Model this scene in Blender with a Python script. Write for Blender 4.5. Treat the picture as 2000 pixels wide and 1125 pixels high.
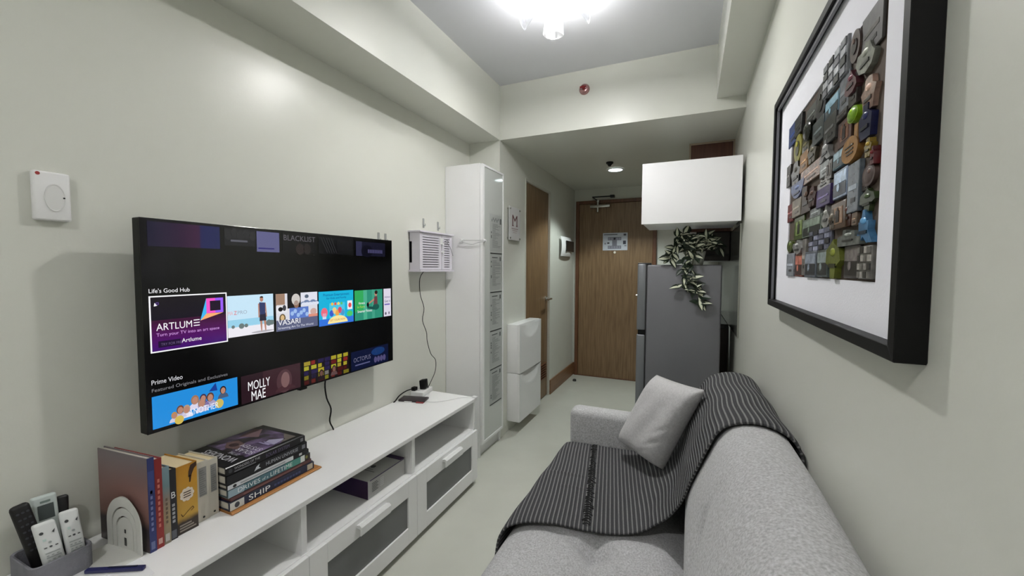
import bpy, bmesh, math, random
from mathutils import Vector, Matrix, noise

for o in list(bpy.data.objects):
    bpy.data.objects.remove(o, do_unlink=True)
sc = bpy.context.scene
COL = sc.collection
rnd = random.Random(7)

# ------------------------------------------------------------------ camera, world, exposure
YAW, PITCH, ROLL, CAMZ, FPX = 0.4143, 0.0494, 0.0044, 1.3197, 794.07
F = Vector((-math.sin(YAW)*math.cos(PITCH), math.cos(YAW)*math.cos(PITCH), -math.sin(PITCH)))
R0 = Vector((math.cos(YAW), math.sin(YAW), 0)); U0 = R0.cross(F)
R = math.cos(ROLL)*R0 + math.sin(ROLL)*U0
U = -math.sin(ROLL)*R0 + math.cos(ROLL)*U0
cd = bpy.data.cameras.new('camera'); cam = bpy.data.objects.new('camera', cd); COL.objects.link(cam)
cam.matrix_world = Matrix(((R.x, U.x, -F.x, 0), (R.y, U.y, -F.y, 0), (R.z, U.z, -F.z, CAMZ), (0, 0, 0, 1)))
cd.sensor_fit = 'HORIZONTAL'; cd.sensor_width = 36.0; cd.lens = FPX/2000*36.0
cd.clip_start = 0.02; cd.clip_end = 50
sc.camera = cam
w = bpy.data.worlds.new('world'); sc.world = w; w.use_nodes = True
w.node_tree.nodes['Background'].inputs[0].default_value = (0.5, 0.55, 0.6, 1)
w.node_tree.nodes['Background'].inputs[1].default_value = 0.05
sc.view_settings.view_transform = 'Standard'; sc.view_settings.look = 'None'
sc.view_settings.gamma = 1; sc.view_settings.use_curve_mapping = False
sc.view_settings.exposure = 2.85
BULB_A, ADDED_GLOW_A, BULB_B, ADDED_GLOW_B, DOWN_W = 4.5, 140.0, 4.0, 132.0, 8.5      # radiance of bulb glow and added downward disc of both lamps; downlight watts

# room dimensions (metres, camera at x=y=0)
XL, XH, XR = -1.585, -1.326, 0.274
YB, YC, YD = -2.6, 2.78, 4.91
ZL, ZH = 2.662, 2.269

# ------------------------------------------------------------------ materials
def lin(c):
    return tuple(((v/12.92) if v <= .04045 else ((v+.055)/1.055)**2.4) for v in c[:3])
_mats = {}
def new_mat(name):
    m = bpy.data.materials.new(name); m.use_nodes = True
    nt = m.node_tree; return m, nt, nt.nodes['Principled BSDF']
def M(name, col, rough=.5, metal=0., spec=.5, bump=None, var=None, coat=0., trans=0., sheen=0.):
    """col is sRGB; bump=(scale,strength); var=(scale,amount) mottles the colour."""
    if name in _mats: return _mats[name]
    m, nt, p = new_mat(name); c = lin(col)
    p.inputs['Base Color'].default_value = (*c, 1); p.inputs['Roughness'].default_value = rough
    p.inputs['Metallic'].default_value = metal; p.inputs['Specular IOR Level'].default_value = spec
    p.inputs['Coat Weight'].default_value = coat; p.inputs['Transmission Weight'].default_value = trans
    p.inputs['Sheen Weight'].default_value = sheen
    tc = nt.nodes.new('ShaderNodeTexCoord')
    if var:
        n = nt.nodes.new('ShaderNodeTexNoise'); n.inputs['Scale'].default_value = var[0]; n.inputs['Detail'].default_value = 4
        nt.links.new(tc.outputs['Object'], n.inputs['Vector'])
        r = nt.nodes.new('ShaderNodeMapRange'); r.inputs[1].default_value = .3; r.inputs[2].default_value = .7
        r.inputs[3].default_value = 1-var[1]; r.inputs[4].default_value = 1+var[1]
        nt.links.new(n.outputs[0], r.inputs[0])
        mx = nt.nodes.new('ShaderNodeVectorMath'); mx.operation = 'SCALE'; mx.inputs[0].default_value = c
        nt.links.new(r.outputs[0], mx.inputs['Scale']); nt.links.new(mx.outputs[0], p.inputs['Base Color'])
    if bump:
        n = nt.nodes.new('ShaderNodeTexNoise'); n.inputs['Scale'].default_value = bump[0]; n.inputs['Detail'].default_value = 3
        nt.links.new(tc.outputs['Object'], n.inputs['Vector'])
        b = nt.nodes.new('ShaderNodeBump'); b.inputs['Strength'].default_value = bump[1]; b.inputs['Distance'].default_value = .004
        nt.links.new(n.outputs[0], b.inputs['Height']); nt.links.new(b.outputs[0], p.inputs['Normal'])
    _mats[name] = m; return m
def E(col, s=1.0):
    k = 'glow %s %.2f' % (col, s)
    if k in _mats: return _mats[k]
    m, nt, p = new_mat('screen_glow')
    p.inputs['Base Color'].default_value = (0, 0, 0, 1); p.inputs['Roughness'].default_value = .15
    p.inputs['Emission Color'].default_value = (*lin(col), 1); p.inputs['Emission Strength'].default_value = s/7.21
    _mats[k] = m; return m
def P(col, rough=.55):
    return M('print %s %.2f' % (tuple(round(x, 2) for x in col), rough), col, rough)
def wood(name, a, b, scale=(28, 28, 1.6), rough=.38):
    m, nt, p = new_mat(name)
    tc = nt.nodes.new('ShaderNodeTexCoord'); mp = nt.nodes.new('ShaderNodeMapping'); mp.inputs['Scale'].default_value = scale
    n = nt.nodes.new('ShaderNodeTexNoise'); n.inputs['Scale'].default_value = 2.2; n.inputs['Detail'].default_value = 9; n.inputs['Distortion'].default_value = .4
    r = nt.nodes.new('ShaderNodeValToRGB'); r.color_ramp.elements[0].position = .32; r.color_ramp.elements[1].position = .7
    r.color_ramp.elements[0].color = (*lin(a), 1); r.color_ramp.elements[1].color = (*lin(b), 1)
    nt.links.new(tc.outputs['Object'], mp.inputs[0]); nt.links.new(mp.outputs[0], n.inputs[0]); nt.links.new(n.outputs[0], r.inputs[0])
    nt.links.new(r.outputs[0], p.inputs['Base Color']); p.inputs['Roughness'].default_value = rough
    return m
def ramp_print(name, stops, axis='Z', lo=0, hi=1, nscale=8, mix=.15, rough=.4):
    """flat printed cover: a vertical colour ramp broken up by noise."""
    m, nt, p = new_mat(name)
    tc = nt.nodes.new('ShaderNodeTexCoord'); sp = nt.nodes.new('ShaderNodeSeparateXYZ'); nt.links.new(tc.outputs['Object'], sp.inputs[0])
    n = nt.nodes.new('ShaderNodeTexNoise'); n.inputs['Scale'].default_value = nscale; n.inputs['Detail'].default_value = 5
    nt.links.new(tc.outputs['Object'], n.inputs['Vector'])
    mr = nt.nodes.new('ShaderNodeMapRange'); mr.inputs[1].default_value = lo; mr.inputs[2].default_value = hi
    nt.links.new(sp.outputs[axis], mr.inputs[0])
    ma = nt.nodes.new('ShaderNodeMath'); ma.operation = 'MULTIPLY_ADD'; ma.inputs[1].default_value = mix*2; 
    nt.links.new(n.outputs[0], ma.inputs[0])
    sb = nt.nodes.new('ShaderNodeMath'); sb.operation = 'SUBTRACT'; sb.inputs[1].default_value = mix
    nt.links.new(mr.outputs[0], sb.inputs[0]); nt.links.new(sb.outputs[0], ma.inputs[2])
    r = nt.nodes.new('ShaderNodeValToRGB'); cr = r.color_ramp
    while len(cr.elements) < len(stops): cr.elements.new(.5)
    for e, (t, c) in zip(cr.elements, stops): e.position = t; e.color = (*lin(c), 1)
    nt.links.new(ma.outputs[0], r.inputs[0]); nt.links.new(r.outputs[0], p.inputs['Base Color']); p.inputs['Roughness'].default_value = rough
    return m

WALL = M('cream semi gloss paint', (.855, .86, .825), .31, spec=.38, bump=(160, .05))
CEIL = M('white ceiling paint', (.875, .88, .90), .55, bump=(120, .04))
FLOOR = M('pale greenish glossy floor', (.795, .80, .76), .16, var=(3, .04), bump=(6, .01))
WHITE = M('white laminate', (.95, .95, .95), .38, bump=(200, .01))
WHITEP = M('white plastic', (.93, .93, .93), .32)
WOOD = wood('brown door veneer', (.435, .335, .23), (.56, .455, .335))
WOODD = wood('dark brown frame wood', (.36, .23, .15), (.47, .31, .21))
BASEW = wood('brown skirting wood', (.48, .34, .23), (.58, .42, .29), (6, 1.6, 28))
BROWN = wood('reddish brown cabinet', (.32, .19, .15), (.40, .25, .19))
BLACK = M('black satin', (.03, .03, .036), .45, spec=.25)
BLACKG = M('black gloss', (.02, .02, .025), .12)
DARK = M('dark grey plastic', (.13, .13, .14), .4)
CHROME = M('brushed chrome', (.75, .75, .73), .25, 1.)
STEEL = M('grey fridge steel', (.47, .47, .49), .42, .35, bump=(90, .02))
STEELD = M('fridge door steel', (.52, .53, .55), .33, .6)
FAB = M('grey speckled sofa fabric', (.735, .735, .74), .93, spec=.2, var=(190, .26), bump=(420, .5), sheen=.15)
FABP = M('light grey cushion fabric', (.765, .76, .765), .92, spec=.2, var=(120, .10), bump=(420, .5), sheen=.15)
GLASSD = M('dark frosted drawer glass', (.42, .425, .43), .22, spec=.6)
PANE = M('pale tinted cabinet glass', (.80, .815, .80), .07, spec=.7)
MIRROR = M('smoked glossy backsplash', (.36, .365, .35), .24, spec=.3)
PAGES = M('book pages', (.80, .78, .73), .8, bump=(300, .2))
PAGESY = M('yellowed book pages', (.86, .79, .63), .8, bump=(300, .2))
FELT = M('grey felt', (.52, .52, .55), .95, spec=.1, bump=(300, .5), var=(30, .08))

# ------------------------------------------------------------------ mesh helpers
class MB:
    def __init__(s): s.bm = bmesh.new(); s.mi = 0
    def _tag(s, faces):
        for f in faces: f.material_index = s.mi
    def box(s, x0, x1, y0, y1, z0, z1, bev=0, seg=2, mi=None):
        return s.hexa([(x0,y0,z0),(x1,y0,z0),(x1,y1,z0),(x0,y1,z0),(x0,y0,z1),(x1,y0,z1),(x1,y1,z1),(x0,y1,z1)], bev, seg, mi)
    def hexa(s, c, bev=0, seg=2, mi=None):
        if mi is not None: s.mi = mi
        v = [s.bm.verts.new(p) for p in c]
        fs = [s.bm.faces.new([v[i] for i in q]) for q in ((3,2,1,0),(4,5,6,7),(0,1,5,4),(1,2,6,5),(2,3,7,6),(3,0,4,7))]
        s._tag(fs)
        if bev:
            es = {e for f in fs for e in f.edges}
            r = bmesh.ops.bevel(s.bm, geom=list(es), offset=bev, segments=seg, affect='EDGES', profile=.5, clamp_overlap=True)
            s._tag(r['faces'])
        return s
    def obox(s, c, ax, ay, az, bev=0, seg=2, mi=None):
        c, ax, ay, az = map(Vector, (c, ax, ay, az))
        return s.hexa([c-ax-ay-az, c+ax-ay-az, c+ax+ay-az, c-ax+ay-az, c-ax-ay+az, c+ax-ay+az, c+ax+ay+az, c-ax+ay+az], bev, seg, mi)
    def cyl(s, p0, p1, r0, r1=None, n=16, mi=None, cap=True):
        if mi is not None: s.mi = mi
        r1 = r0 if r1 is None else r1
        return s.loft([(p0, r0), (p1, r1)], n, cap)
    def loft(s, rings, n=16, cap=True):
        """rings of (centre, radius) along an axis; also serves as a lathe."""
        P0, P1 = Vector(rings[0][0]), Vector(rings[-1][0]); d = (P1-P0)
        if d.length < 1e-9: d = Vector((0, 0, 1))
        d.normalize()
        a = d.orthogonal().normalized(); b = d.cross(a)
        L = []
        for c, r in rings:
            c = Vector(c); r = max(r, 1e-5)
            L.append([s.bm.verts.new(c + a*r*math.cos(2*math.pi*i/n) + b*r*math.sin(2*math.pi*i/n)) for i in range(n)])
        fs = []
        for A, B in zip(L, L[1:]):
            for i in range(n):
                j = (i+1) % n; fs.append(s.bm.faces.new((A[i], A[j], B[j], B[i])))
        if cap:
            fs.append(s.bm.faces.new(L[0][::-1])); fs.append(s.bm.faces.new(L[-1]))
        s._tag(fs); return s
    def tube(s, pts, r, n=8, mi=None, sub=4, cap=True):
        if mi is not None: s.mi = mi
        pts = [Vector(p) for p in pts]
        if sub > 1 and len(pts) > 2:
            q = []
            for i in range(len(pts)-1):
                p0 = pts[max(i-1, 0)]; p1 = pts[i]; p2 = pts[i+1]; p3 = pts[min(i+2, len(pts)-1)]
                for k in range(sub):
                    t = k/sub
                    q.append(.5*((2*p1)+(p2-p0)*t+(2*p0-5*p1+4*p2-p3)*t*t+(-p0+3*p1-3*p2+p3)*t**3))
            q.append(pts[-1]); pts = q
        L = []; a = None
        for i, p in enumerate(pts):
            d = (pts[min(i+1, len(pts)-1)] - pts[max(i-1, 0)]).normalized()
            a = d.orthogonal().normalized() if a is None else (a - d*a.dot(d)).normalized()
            b = d.cross(a)
            L.append([s.bm.verts.new(p + r*(a*math.cos(2*math.pi*k/n)+b*math.sin(2*math.pi*k/n))) for k in range(n)])
        fs = []
        for A, B in zip(L, L[1:]):
            for i in range(n):
                j = (i+1) % n; fs.append(s.bm.faces.new((A[i], A[j], B[j], B[i])))
        if cap: fs.append(s.bm.faces.new(L[0][::-1])); fs.append(s.bm.faces.new(L[-1]))
        s._tag(fs); return s
    def prism(s, pts, ext, mi=None):
        """polygon (list of 3-D points) extruded along ext."""
        if mi is not None: s.mi = mi
        ext = Vector(ext); A = [s.bm.verts.new(p) for p in pts]; B = [s.bm.verts.new(Vector(p)+ext) for p in pts]
        n = len(pts); fs = [s.bm.faces.new(A[::-1]), s.bm.faces.new(B)]
        for i in range(n):
            j = (i+1) % n; fs.append(s.bm.faces.new((A[i], A[j], B[j], B[i])))
        s._tag(fs); return s
    def grid(s, fn, nu, nv, mi=None, uv=False):
        if mi is not None: s.mi = mi
        G = [[s.bm.verts.new(fn(i/nu, j/nv)) for j in range(nv+1)] for i in range(nu+1)]
        lay = s.bm.loops.layers.uv.verify() if uv else None
        fs = []
        for i in range(nu):
            for j in range(nv):
                f = s.bm.faces.new((G[i][j], G[i+1][j], G[i+1][j+1], G[i][j+1])); fs.append(f)
                if uv:
                    for l, (a, b) in zip(f.loops, ((i, j), (i+1, j), (i+1, j+1), (i, j+1))): l[lay].uv = uv(a/nu, b/nv)
        s._tag(fs); return s
    def sphere(s, c, r, sx=1, sy=1, sz=1, n=12, mi=None):
        if mi is not None: s.mi = mi
        g = bmesh.ops.create_uvsphere(s.bm, u_segments=n, v_segments=max(6, n//2), radius=r)
        for v in g['verts']: v.co = Vector((v.co.x*sx, v.co.y*sy, v.co.z*sz)) + Vector(c)
        s._tag({f for v in g['verts'] for f in v.link_faces}); return s
    def build(s, name, mats, parent=None, smooth=False, fix=True):
        if fix: bmesh.ops.recalc_face_normals(s.bm, faces=s.bm.faces)
        if parent is not None:
            root = parent
            while root.parent: root = root.parent
            bmesh.ops.translate(s.bm, verts=s.bm.verts, vec=-root.location)
        me = bpy.data.meshes.new(name); s.bm.to_mesh(me); s.bm.free()
        for m in (mats if isinstance(mats, (list, tuple)) else [mats]): me.materials.append(m)
        if smooth:
            me.shade_smooth()
            if smooth != 'all': me.set_sharp_from_angle(angle=math.radians(40))
        o = bpy.data.objects.new(name, me); COL.objects.link(o)
        if parent is not None: o.parent = parent
        return o
def tag(o, label, cat, group=None, kind=None):
    o['label'] = label; o['category'] = cat
    if group: o['group'] = group
    if kind: o['kind'] = kind
    return o
def thing(name, label, cat, loc, group=None):
    o = bpy.data.objects.new(name, None); COL.objects.link(o); o.location = loc; o.empty_display_size = .05
    return tag(o, label, cat, group)
def struct(o, label=None):
    o['kind'] = 'structure'
    if label: o['label'] = label
    return o
def copy_thing(root, delta, label, cat=None):
    r = root.copy(); COL.objects.link(r); r.location = Vector(root.location) + Vector(delta); r['label'] = label
    for ch in list(root.children):
        c = ch.copy(); COL.objects.link(c); c.parent = r
        for g in ch.children:
            d = g.copy(); COL.objects.link(d); d.parent = c
    return r
_tx = {}
def text_geo(t, bold):
    k = (t, bold)
    if k not in _tx:
        cu = bpy.data.curves.new('t', 'FONT'); cu.body = t; cu.resolution_u = 3; cu.offset = 0
        ob = bpy.data.objects.new('t', cu); COL.objects.link(ob)
        dg = bpy.context.evaluated_depsgraph_get(); me = bpy.data.meshes.new_from_object(ob.evaluated_get(dg))
        v = [(p.co.x, p.co.y) for p in me.vertices]; f = [tuple(q.vertices) for q in me.polygons]
        bpy.data.objects.remove(ob); bpy.data.curves.remove(cu); bpy.data.meshes.remove(me)
        _tx[k] = (v, f)
    return _tx[k]
class Flat:
    """flat print on a surface: origin, axes u and v, normal n = u x v."""
    def __init__(s, o, u, v, step=.0004):
        s.o, s.u, s.v = Vector(o), Vector(u).normalized(), Vector(v).normalized(); s.n = s.u.cross(s.v); s.bm = bmesh.new(); s.mats = []; s.step = step
    def _m(s, m):
        if m not in s.mats: s.mats.append(m)
        return s.mats.index(m)
    def pt(s, x, y, l): return s.o + s.u*x + s.v*y + s.n*(l*s.step)
    def poly(s, pts, m, l=1):
        f = s.bm.faces.new([s.bm.verts.new(s.pt(x, y, l)) for x, y in pts]); f.material_index = s._m(m)
        f.normal_update()
        if f.normal.dot(s.n) < 0: f.normal_flip()
    def rect(s, x0, x1, y0, y1, m, l=1): s.poly([(x0, y0), (x1, y0), (x1, y1), (x0, y1)], m, l)
    def circ(s, cx, cy, rx, ry, m, l=1, n=18, a0=0, a1=360):
        full = a1-a0 >= 360
        k = n if full else n+1
        s.poly([(cx+rx*math.cos(math.radians(a0+(a1-a0)*i/n)), cy+ry*math.sin(math.radians(a0+(a1-a0)*i/n))) for i in range(k)], m, l)
    def line(s, x0, y0, x1, y1, w, m, l=1):
        d = Vector((x1-x0, y1-y0)); p = Vector((-d.y, d.x)).normalized()*w/2
        s.poly([(x0+p.x, y0+p.y), (x0-p.x, y0-p.y), (x1-p.x, y1-p.y), (x1+p.x, y1+p.y)], m, l)
    def text(s, t, x, y, wd, ht, m, l=2, bold=True, rot=0):
        """text fitted to the box wd x ht with its lower left corner at x, y."""
        v, f = text_geo(t, bold); xs = [p[0] for p in v]; ys = [p[1] for p in v]
        sx = wd/(max(xs)-min(xs)); sy = ht/(max(ys)-min(ys)); mi = s._m(m); c, q = math.cos(rot), math.sin(rot)
        V = []
        for px, py in v:
            a, b = (px-min(xs))*sx, (py-min(ys))*sy
            V.append(s.bm.verts.new(s.pt(x+a*c-b*q, y+a*q+b*c, l)))
        for q_ in f:
            try: fc = s.bm.faces.new([V[i] for i in q_]); fc.material_index = mi
            except ValueError: pass
    def build(s, name, parent=None):
        if parent is not None:
            root = parent
            while root.parent: root = root.parent
            bmesh.ops.translate(s.bm, verts=s.bm.verts, vec=-root.location)
        me = bpy.data.meshes.new(name); s.bm.to_mesh(me); s.bm.free()
        for m in s.mats: me.materials.append(m)
        o = bpy.data.objects.new(name, me); COL.objects.link(o)
        if parent is not None: o.parent = parent
        return o

# ------------------------------------------------------------------ the room
def sbox(name, m, *b, bev=0):
    q = MB()
    for t in b: q.box(*t, bev=bev)
    return struct(q.build(name, m))
sbox('floor', FLOOR, (XL-.1, XR+.1, YB-.1, YD+.1, -.1, 0))
sbox('ceiling', CEIL, (XL-.1, XR+.1, YB-.1, YC, ZL, ZL+.1))
sbox('ceiling', WALL, (XH-.1, XR+.1, YC+.14, YD+.1, ZH, ZH+.1))
sbox('wall_left', WALL, (XL-.1, XL, YB-.1, YC+.1, 0, ZL))
sbox('wall_right', WALL, (XR, XR+.1, YB-.1, YD+.1, 0, ZL))
sbox('wall_near', WALL, (XL, XR, YB-.1, YB, 0, ZL))
sbox('wall_far', WALL, (XH-.1, XR, YD, YD+.1, 0, ZH))
D2a, D2b, D2z = 3.30, 3.98, 2.085                    # bathroom door opening in the hall wall
sbox('wall_hall', WALL, (XL, XH, YC, D2a, 0, ZH), (XH-.1, XH, D2b, YD, 0, ZH), (XH-.1, XH, D2a, D2b, D2z, ZH))
sbox('trim_1', WALL, (XL, XH, YB, YC, ZH, ZL))          # boxed beam along the left wall
sbox('trim_2', WALL, (XL, XR, YC, YC+.14, ZH, ZL))      # cross beam
sbox('trim_3', WALL, (.117, XR, YB, YC, 2.341, ZL))     # boxed beam along the right wall
q = MB(); q.box(XH, XH+.012, D2b+.015, YD-.012, 0, .15, .002); q.box(XH, XH+.028, YD-.012, YD, 0, .15, .002)
struct(q.build('baseboard_left', BASEW))

# entry door (door_1)
DY = YD
d1 = MB(); d1.box(-1.258, -.405, DY-.022, DY-.002, .008, 2.088, .003)
door1 = struct(d1.build('door_1', WOOD), 'brown veneered entry door at the end of the hall')
fr = MB(); fr.box(-1.298, -1.26, DY-.035, DY, 0, 2.128, .003); fr.box(-.403, -.365, DY-.035, DY, 0, 2.128, .003); fr.box(-1.26, -.403, DY-.035, DY, 2.09, 2.128, .003)
fr.build('door_frame', WOODD, door1)
q = MB(); q.box(-1.12, -.885, DY-.075, DY-.022, 2.035, 2.068, .006); q.cyl((-1.03, DY-.05, 1.985), (-1.03, DY-.05, 2.10), .014); q.cyl((-1.03, DY-.05, 2.10), (-1.03, DY-.05, 2.125), .02)
cl = q.build('door_closer', CHROME, door1, True)
q = MB(); q.tube([(-1.03, DY-.05, 2.118), (-1.08, DY-.13, 2.15), (-.86, DY-.04, 2.165)], .008, 8, sub=1); q.box(-.89, -.84, DY-.05, DY-.001, 2.15, 2.18, .004)
q.build('closer_arm', DARK, door1)
q = MB(); q.cyl((-.828, DY-.028, 1.508), (-.828, DY-.018, 1.508), .014, n=20); q.build('peephole', M('bright lens', (.95, .93, .88), .2), door1, True)
q = MB(); q.box(-1.258, -.405, DY-.03, DY-.002, 0, .012, .002); q.build('threshold', WOODD, door1)

# bathroom door (door_2)
q = MB(); q.box(XH-.06, XH-.02, D2a+.006, D2b-.006, .008, D2z-.006, .003)
door2 = struct(q.build('door_2', WOOD), 'brown veneered side door on the hall wall')
q = MB(); q.box(XH-.02, XH+.004, D2b-.012, D2b+.008, 0, D2z+.008, .002); q.box(XH-.02, XH+.004, D2a-.008, D2a+.012, 0, D2z+.008, .002); q.box(XH-.02, XH+.004, D2a, D2b, D2z-.012, D2z+.008, .002)
q.build('door_frame', M('dark jamb edge', (.80, .80, .76), .4), door2)
q = MB(); q.cyl((XH-.02, 3.915, 1.01), (XH-.012, 3.915, 1.01), .026, n=20); q.cyl((XH-.02, 3.915, 1.01), (XH+.045, 3.915, 1.01), .010)
q.tube([(XH+.04, 3.915, 1.01), (XH+.045, 3.86, 1.012), (XH+.044, 3.80, 1.008)], .010, 10)
q.build('door_handle', CHROME, door2, True)
sl = None
for k in range(7):
    if sl is None:
        q = MB(); q.hexa([(XH-.020, 3.70, .20), (XH-.006, 3.70, .206), (XH-.006, 3.93, .206), (XH-.020, 3.93, .20), (XH-.020, 3.70, .212), (XH-.006, 3.70, .210), (XH-.006, 3.93, .210), (XH-.020, 3.93, .212)])
        sl = q.build('slat', WOODD, door2)
    else:
        c = sl.copy(); COL.objects.link(c); c.parent = door2; c.location.z = k*.024

# ceiling fixture near the camera: bulbs and added discs below them light the room
BULB = {}
def bulb_mat(name, s):
    m, nt, p = new_mat(name); e = nt.nodes.new('ShaderNodeEmission'); e.inputs[0].default_value = (1, .985, .95, 1); e.inputs[1].default_value = s
    nt.links.new(e.outputs[0], nt.nodes['Material Output'].inputs[0]); return m
def shade_glass():
    m, nt, p = new_mat('frosted lamp glass'); out = nt.nodes['Material Output']
    t = nt.nodes.new('ShaderNodeBsdfTransparent'); t.inputs[0].default_value = (.96, .965, .985, 1)
    tr = nt.nodes.new('ShaderNodeBsdfTranslucent'); tr.inputs[0].default_value = (.9, .92, .95, 1)
    g = nt.nodes.new('ShaderNodeBsdfGlossy'); g.inputs['Roughness'].default_value = .1
    a = nt.nodes.new('ShaderNodeMixShader'); a.inputs[0].default_value = .80; b = nt.nodes.new('ShaderNodeMixShader'); b.inputs[0].default_value = .35
    fr = nt.nodes.new('ShaderNodeLayerWeight'); fr.inputs[0].default_value = .35
    nt.links.new(tr.outputs[0], a.inputs[1]); nt.links.new(g.outputs[0], a.inputs[2])
    nt.links.new(t.outputs[0], b.inputs[1]); nt.links.new(a.outputs[0], b.inputs[2])
    mr = nt.nodes.new('ShaderNodeMapRange'); mr.inputs[3].default_value = .07; mr.inputs[4].default_value = .55
    nt.links.new(fr.outputs['Facing'], mr.inputs[0]); nt.links.new(mr.outputs[0], b.inputs[0])
    nt.links.new(b.outputs[0], out.inputs[0]); return m
SHADE = shade_glass()
def ceiling_lamp(lx, ly, label, strength, added_glow):
    L = thing('ceiling_lamp', label, 'lamp', (lx, ly, ZL), 'flower shaped ceiling lamps')
    q = MB(); q.loft([((lx, ly, ZL), .075), ((lx, ly, ZL-.012), .075), ((lx, ly, ZL-.022), .06), ((lx, ly, ZL-.024), .02)], 28); q.build('ceiling_plate', CHROME, L, True)
    q = MB(); q.cyl((lx, ly, ZL-.02), (lx, ly, ZL-.075), .014); q.build('stem', CHROME, L, True)
    q = MB(); q.loft([((lx, ly, ZL-.06), .016), ((lx, ly, ZL-.076), .02)], 16); q.build('bulb_socket', WHITEP, L, True)
    q = MB(); q.sphere((lx, ly, ZL-.100), .028, n=20); q.build('bulb', bulb_mat('lamp bulb', strength), L, 'all')
    q = MB(); q.bm.faces.new([q.bm.verts.new((lx+.040*math.cos(-a*math.pi/12), ly+.040*math.sin(-a*math.pi/12), ZL-.130)) for a in range(24)]); q.build('added_glow_disc', bulb_mat('led disc', added_glow), L, fix=False)  # glowing disc added under the bulb to throw more light downward
    q = MB(); cx, cy = lx-.025, ly+.05                         # hanging round glass cup, open below
    q.loft([((cx+.012, cy-.015, ZL-.10), .036), ((cx+.006, cy-.007, ZL-.15), .042), ((cx, cy, ZL-.225), .049), ((cx, cy+.001, ZL-.23), .047)], 28, cap=False); q.build('glass_cup', SHADE, L, True)
    for a in (18, 188, 282):
        ca, sa = math.cos(math.radians(a)), math.sin(math.radians(a))
        def fn(u, v, ca=ca, sa=sa):
            r = .035+.125*u; z = ZL-.085-.10*u**1.6; wd = (.026+.028*u)*(2*v-1)
            z -= .012*(1-(2*v-1)**2)*u
            return Vector((lx+ca*r-sa*wd, ly+sa*r+ca*wd, z))
        q = MB(); q.grid(fn, 6, 6); o = q.build('glass_petal', SHADE, L, 'all', fix=False)
        so = o.modifiers.new('t', 'SOLIDIFY'); so.thickness = .004
    return L
ceiling_lamp(-.605, 1.86, 'lit flower shaped glass ceiling lamp over the sofa and bench', BULB_A, ADDED_GLOW_A)
ceiling_lamp(-.635, -.75, 'lit glass ceiling lamp over the near end of the room, behind the viewer', BULB_B, ADDED_GLOW_B)

# hall ceiling: recessed downlight and a dark detector
q = MB(); q.loft([((-.688, 4.02, ZH-.001), .085), ((-.688, 4.02, ZH-.008), .083), ((-.688, 4.02, ZH-.008), .066), ((-.688, 4.02, ZH-.002), .064)], 32, cap=False)
dl = q.build('downlight', WHITEP, None, True); tag(dl, 'round recessed downlight glowing in the hall ceiling', 'light')
q = MB(); q.cyl((-.688, 4.02, ZH-.004), (-.688, 4.02, ZH-.0035), .065, n=32); q.build('lens', E((.92, 1, 1), 9.0), dl)
lt = bpy.data.lights.new('downlight_beam', 'SPOT'); lt.energy = DOWN_W; lt.color = (.90, 1, .97); lt.spot_size = math.radians(118); lt.spot_blend = .35; lt.shadow_soft_size = .06
lo = bpy.data.objects.new('downlight_beam', lt); COL.objects.link(lo); lo.parent = dl; lo.location = (-.688, 4.02, ZH-.012)
q = MB(); q.loft([((-.69, 3.73, ZH), .032), ((-.69, 3.73, ZH-.012), .032), ((-.69, 3.73, ZH-.02), .02), ((-.69, 3.73, ZH-.035), .012)], 20)
tag(q.build('sprinkler', BLACK, None, True), 'small dark sprinkler head on the hall ceiling beside the downlight', 'sprinkler')
q = MB(); q.loft([((-.691, YC, 2.531), .036), ((-.691, YC-.006, 2.531), .036), ((-.691, YC-.018, 2.531), .030), ((-.691, YC-.022, 2.531), .024)], 28)
sp = tag(q.build('sprinkler_cover', M('pinkish chrome', (.72, .55, .55), .18, .9), None, True), 'round pinkish chrome sprinkler cover on the cross beam', 'sprinkler')
q = MB(); q.cyl((-.691, YC-.02, 2.531), (-.691, YC-.045, 2.531), .010); q.box(-.712, -.670, YC-.048, YC-.044, 2.526, 2.536); q.build('sprinkler_nozzle', M('red glass bulb', (.55, .12, .14), .2), sp, True)

# ------------------------------------------------------------------ TV bench
XF, BY0, BY1 = -1.177, .352, 2.152
b = thing('tv_bench', 'long low white TV bench with open shelf and three glass fronted drawers', 'tv bench', (-1.38, 1.25, 0))
q = MB(); q.box(XL+.004, XF, BY0, BY1, .511, .53, .002); q.build('bench_top', WHITE, b)
q = MB(); q.box(XL+.006, XF-.012, BY0+.004, BY1-.004, .322, .336, .001); q.build('shelf', WHITE, b)
q = MB(); q.box(XL+.006, XF-.02, BY0+.004, BY1-.004, .035, .05); q.build('bottom_panel', WHITE, b)
q = MB(); q.box(XL+.006, XL+.012, BY0+.01, BY1-.01, .05, .511); q.build('back_panel', WHITE, b)
for y in (BY0+.004, BY1-.022):
    q = MB(); q.box(XL+.006, XF-.012, y, y+.018, .0, .511, .001); q.build('side_panel', WHITE, b)
for y in (.95, 1.55):
    q = MB(); q.box(XL+.012, XF-.014, y-.011, y+.011, .05, .511, .001); q.build('divider', WHITE, b)
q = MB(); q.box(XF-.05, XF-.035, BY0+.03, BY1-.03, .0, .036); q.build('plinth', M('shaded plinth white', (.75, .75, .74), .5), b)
dr0 = None
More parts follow.
